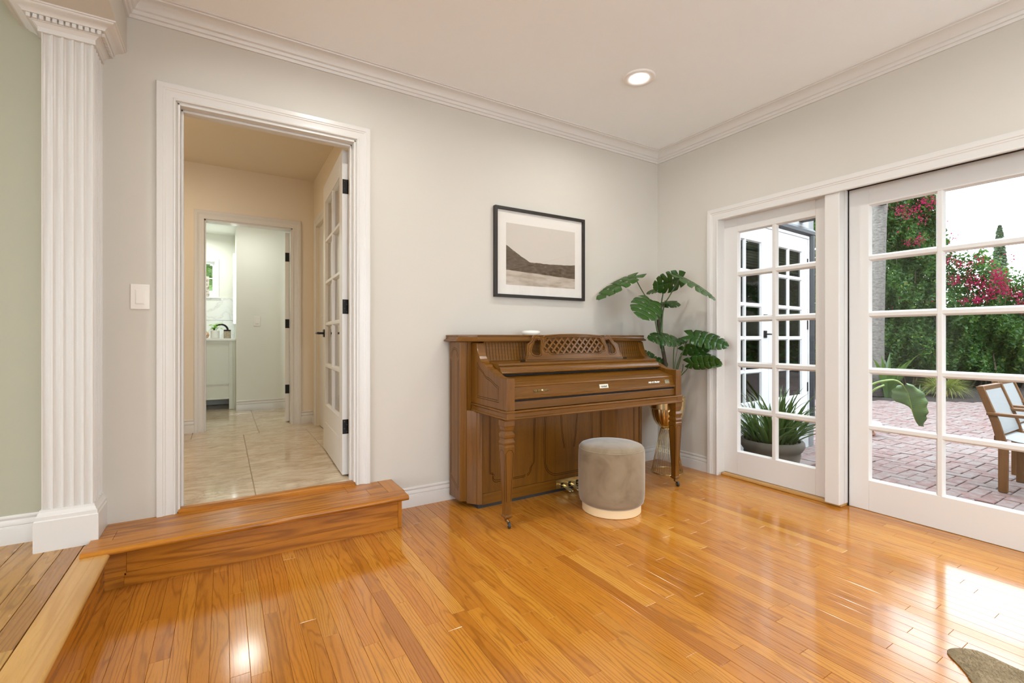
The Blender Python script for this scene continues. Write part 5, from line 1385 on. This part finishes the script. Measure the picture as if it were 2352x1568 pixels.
# white bowl planter
wb = at(1992, 5.95, ZP); e = empty('bowl_planter', wb, 'low white bowl planter behind the banana stalk', 'planter')
MB().lathe([(.075, 0), (.085, .015), (.065, .05), (.06, .07)], tuple(wb), 28).build('foot', 'terracotta', e, smooth=True, auto=40)
MB().lathe([(.06, .07), (.10, .078), (.135, .10), (.148, .13), (.145, .155), (.135, .165), (.125, .16), (.11, .14), (.0001, .13)], tuple(wb), 36).build('bowl', 'glazed_white', e, smooth=True, auto=50)

# aloe planter outside the fixed door
ap = Vector((.66, -.650, ZP))
e = empty('aloe_planter', ap, 'weathered concrete bowl of spiky aloe outside the fixed garden door', 'planter')
MB().lathe([(.15, 0), (.17, .012), (.195, .14), (.215, .255), (.212, .272), (.225, .288), (.235, .304), (.246, .326), (.243, .356), (.231, .368), (.215, .366), (.205, .345), (.0001, .340)], tuple(ap), 48).build('bowl', 'concrete', e, smooth=True, auto=50)
MB().lathe([(.0001, .352), (.208, .346)], tuple(ap), 24, cap=False).build('soil', 'soil', e)
blades('leaves', 'aloe_leaf', e, ap + Vector((0, 0, .345)), 150, (.26, .54), .017, (.02, .95), random.Random(91), .28, rb=.18)
# brick step by the planter
bs = empty('brick_step', (1.25, -.62, ZP), 'whitewashed brick block step beside the aloe planter', 'step')
for k in range(2):
    for j in range(2):
        o = bpy.data.objects.new('brick', bme); C0.objects.link(o); o.parent = bs; o.location = (-.10 + .2 * k + .05 * (j % 2), 0, .03 + .064 * j); o.scale = (.96, 1.8, 2.0)

# ------------------------------------------------------------------ house wing with french doors
ang_w = math.atan2(.066, .998)
wo = Vector((2.22, -.20, ZP))
hwg = empty('house_wing', wo, 'white house wing with french doors seen through the fixed garden door', 'building', rz=ang_w)
# local x runs along the wing (0 = right end of the doors), local z from the ground
LWING = -2.05
ZD = .36     # door sill above ground
HT = 2.335 - .0
box('wall', 'stucco', (LWING, .06, 0, .22, .26, ZD), hwg, local=True)
box('wall', 'stucco', (LWING, .06, HT + .10, .22, .26, 3.3), hwg, local=True)
box('wall', 'stucco', (.0902, .06, 0, .22, .26, 3.3), hwg, local=True)
box('wall', 'stucco', (.02, .26, 0, .22, 2.6, 3.3), hwg, local=True)
box('roof', 'stucco', (LWING, .06, 3.3, .30, 2.7, 3.4), hwg, local=True)
mb = MB()
prf = [(-.012, 0), (-.012, .03), (.01, .05), (.05, .05), (.075, .03), (.088, .02), (.088, 0)]
# charcoal surround: right jamb and head
MB().prism([(.004, .06), (.004, .005), (.02, -.02), (.055, -.02), (.075, -.005), (.088, .012), (.088, .06)], lambda p, q, t: (p, q, t), ZD - .02, HT + .02).build('surround', 'charcoal_trim', hwg, local=True, smooth=True, auto=30)
MB().prism([(0, .06), (0, .005), (.016, -.02), (.05, -.02), (.07, -.005), (.085, .012), (.085, .06)], lambda p, q, t: (t, q, HT + .012 + p), LWING, .092).build('surround', 'charcoal_trim', hwg, local=True, smooth=True, auto=30)
box('frame', 'ext_white', (LWING, .012, HT - .022, .003, .06, HT + .010), hwg, local=True, bevel=.004)
box('frame', 'ext_white', (-.020, .012, ZD, .003, .06, HT - .022), hwg, local=True, bevel=.004)
LW_ = .865
for k in range(2):
    lf_ = empty('door_leaf', wo, parent=hwg); lf_.location = (-.022 - LW_ * (k + 1), .02, ZD + .006); lf_.rotation_euler = (0, 0, 0); W[lf_.name] = Vector((0, 0, 0))
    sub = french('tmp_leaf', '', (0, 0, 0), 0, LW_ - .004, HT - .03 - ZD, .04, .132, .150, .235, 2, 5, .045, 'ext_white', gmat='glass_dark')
    for ch in list(sub.children): ch.parent = lf_
    bpy.data.objects.remove(sub)
    hx = LW_ - .012 if k == 0 else .012
    for zz in (.32, 1.0, 1.68):
        box('hinge', 'black_metal', (hx - .009, -.006, zz - .05, hx + .009, .001, zz + .05), lf_, local=True)
    if k == 1:
        box('handle_plate', 'black_metal', (LW_ - .10, -.008, .86, LW_ - .045, 0, .93), lf_, local=True)
        MB().tube([(LW_ - .07, -.006, .895), (LW_ - .07, -.05, .895), (LW_ + .02, -.05, .895)], .008, 8).build('handle', 'black_metal', lf_, local=True, smooth=True, auto=50)
        box('deadbolt', 'black_metal', (LW_ - .10, -.012, 1.03, LW_ - .045, 0, 1.09), lf_, local=True)
    # blind behind the upper panes
    for j in range(9):
        box('blind_slat', 'blind_white', (.10, .058, HT - ZD - .19 - .028 * j, LW_ - .10, .075, HT - ZD - .186 - .028 * j + .012), lf_, local=True)
    MB().tube([(LW_ * .3, .066, HT - ZD - .4), (LW_ * .3, .066, .85)], .003, 5).build('blind_cord', 'blind_white', lf_, local=True)
box('room_back', 'interior_shade', (LWING, 2.4, ZD - .1, .02, 2.5, 3.2), hwg, local=True)
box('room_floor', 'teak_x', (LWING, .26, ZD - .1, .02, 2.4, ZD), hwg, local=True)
box('room_side', 'interior_shade', (LWING - .1, .26, ZD - .1, LWING, 2.5, 3.2), hwg, local=True)
box('room_side', 'interior_shade', (.004, .262, ZD - .1, .0195, 2.4, 3.2), hwg, local=True); box('shade_fill', 'interior_shade', (.004, .061, ZD, .0900, .262, HT), hwg, local=True)  # dark lining and fill, shade of the unlit room put into the colour
box('room_ceiling', 'interior_shade', (LWING, .26, 2.7, .02, 2.5, 2.8), hwg, local=True)
# black lamp bracket above the doors
box('lamp_bracket', 'charcoal_trim', (-.14, -.20, HT + .165, -.05, .06, HT + .18), hwg, local=True)
box('lamp_bracket', 'charcoal_trim', (-.16, -.22, HT + .185, -.02, -.02, HT + .195), hwg, local=True)
# things inside the wing: vase, table cloth
wm = Matrix.Translation(wo) @ Matrix.Rotation(ang_w, 4, 'Z')
tb = empty('side_table', wm @ Vector((-.9, .95, ZD)), 'table with blue cloth inside the house wing', 'table', rz=ang_w)
box('top', 'teak_x', (-.75, -.25, .66, .75, .25, .69), tb, local=True); box('cloth', 'blue_cloth', (-.76, -.26, .60, .76, .26, .70), tb, local=True)
for a in (-.7, .7):
    for b in (-.2, .2): box('leg', 'teak_z', (a - .03, b - .03, 0, a + .03, b + .03, .60), tb, local=True)
vz = wm @ Vector((-1.62, .72, ZD + .702)); e = empty('flower_vase', vz, 'pink flowers in a white pot inside the house wing', 'vase')
MB().lathe([(.06, 0), (.09, .05), (.10, .16), (.09, .17), (.08, .15)], tuple(vz), 24).build('pot', 'glazed_white', e, smooth=True)
leaf_cloud(260, lambda r: vz + Vector((r.gauss(0, .06) + .16, r.gauss(0, .05), .20 + r.gauss(0, .05))), .015, .035, random.Random(95)).build('petals', 'flower_pink', e)
MB().tube([vz + Vector((.0, 0, .12)), vz + Vector((.14, 0, .19))], .004, 6).build('stem', 'stem_green', e)

# ------------------------------------------------------------------ garden chairs
def garden_chair(loc, rz, label):
    c = empty('garden_chair', loc, label, 'chair', 'teak armchairs on the patio', rz=rz)
    W[c.name] = Vector((0, 0, 0))
    # local: x across (0..w), y forward (+y = where the sitter looks), z up
    w = .52
    def bar(name, poly, xa, xb, mat='teak_z'):
        return MB().prism(poly, lambda p, q, t: (t, p, q), xa, xb).build(name, mat, c, bevel=.004, local=True)
    for xa, xb in ((0, .028), (w - .028, w)):
        bar('back_post', [(.030, 0), (.085, 0), (.088, .36), (.040, .55), (-.058, .835), (-.100, .825), (-.012, .545), (.030, .36)], xa, xb)
        bar('front_leg', [(.50, 0), (.555, 0), (.555, .60), (.50, .60)], xa, xb)
        MB().box(xa - .014, -.035, .602, xb + .014, .60, .626).build('arm', 'teak_y', c, bevel=.005, local=True)
        bar('side_rail', [(.03, .355), (.55, .395), (.55, .435), (.03, .395)], xa + .002, xb - .002, 'teak_y')
    MB().box(.028, -.095, .785, w - .028, -.060, .832).build('top_rail', 'teak_x', c, bevel=.004, local=True)
    MB().box(.028, .0, .40, w - .028, .032, .44).build('back_rail', 'teak_x', c, bevel=.004, local=True)
    MB().box(.028, .505, .39, w - .028, .540, .432).build('front_rail', 'teak_x', c, bevel=.004, local=True)
    bs_ = [(-.062, .80), (-.040, .74), (-.010, .65), (.018, .56), (.045, .48), (.050, .455)]
    MB().prism(bs_ + [(p - .004, q - .001) for p, q in bs_[::-1]], lambda p, q, t: (t, p, q), .030, w - .030).build('back_sling', 'sling_fabric', c, local=True)
    MB().prism([(.02, .432), (.14, .410), (.30, .402), (.44, .410), (.53, .428), (.53, .424), (.44, .406), (.30, .398), (.14, .406), (.02, .428)], lambda p, q, t: (t, p, q), .030, w - .030).build('seat_sling', 'sling_fabric', c, local=True)
    return c
# facing -Y: local +y -> -Y means rotation 180 deg, local x -> -X
garden_chair((2.48, -1.70, ZP), R(180), 'teak armchair with white sling nearest the sliding door')
garden_chair((3.22, -1.62, ZP), R(180), 'teak armchair with white sling just behind the nearest one')
bpy.context.view_layer.update()
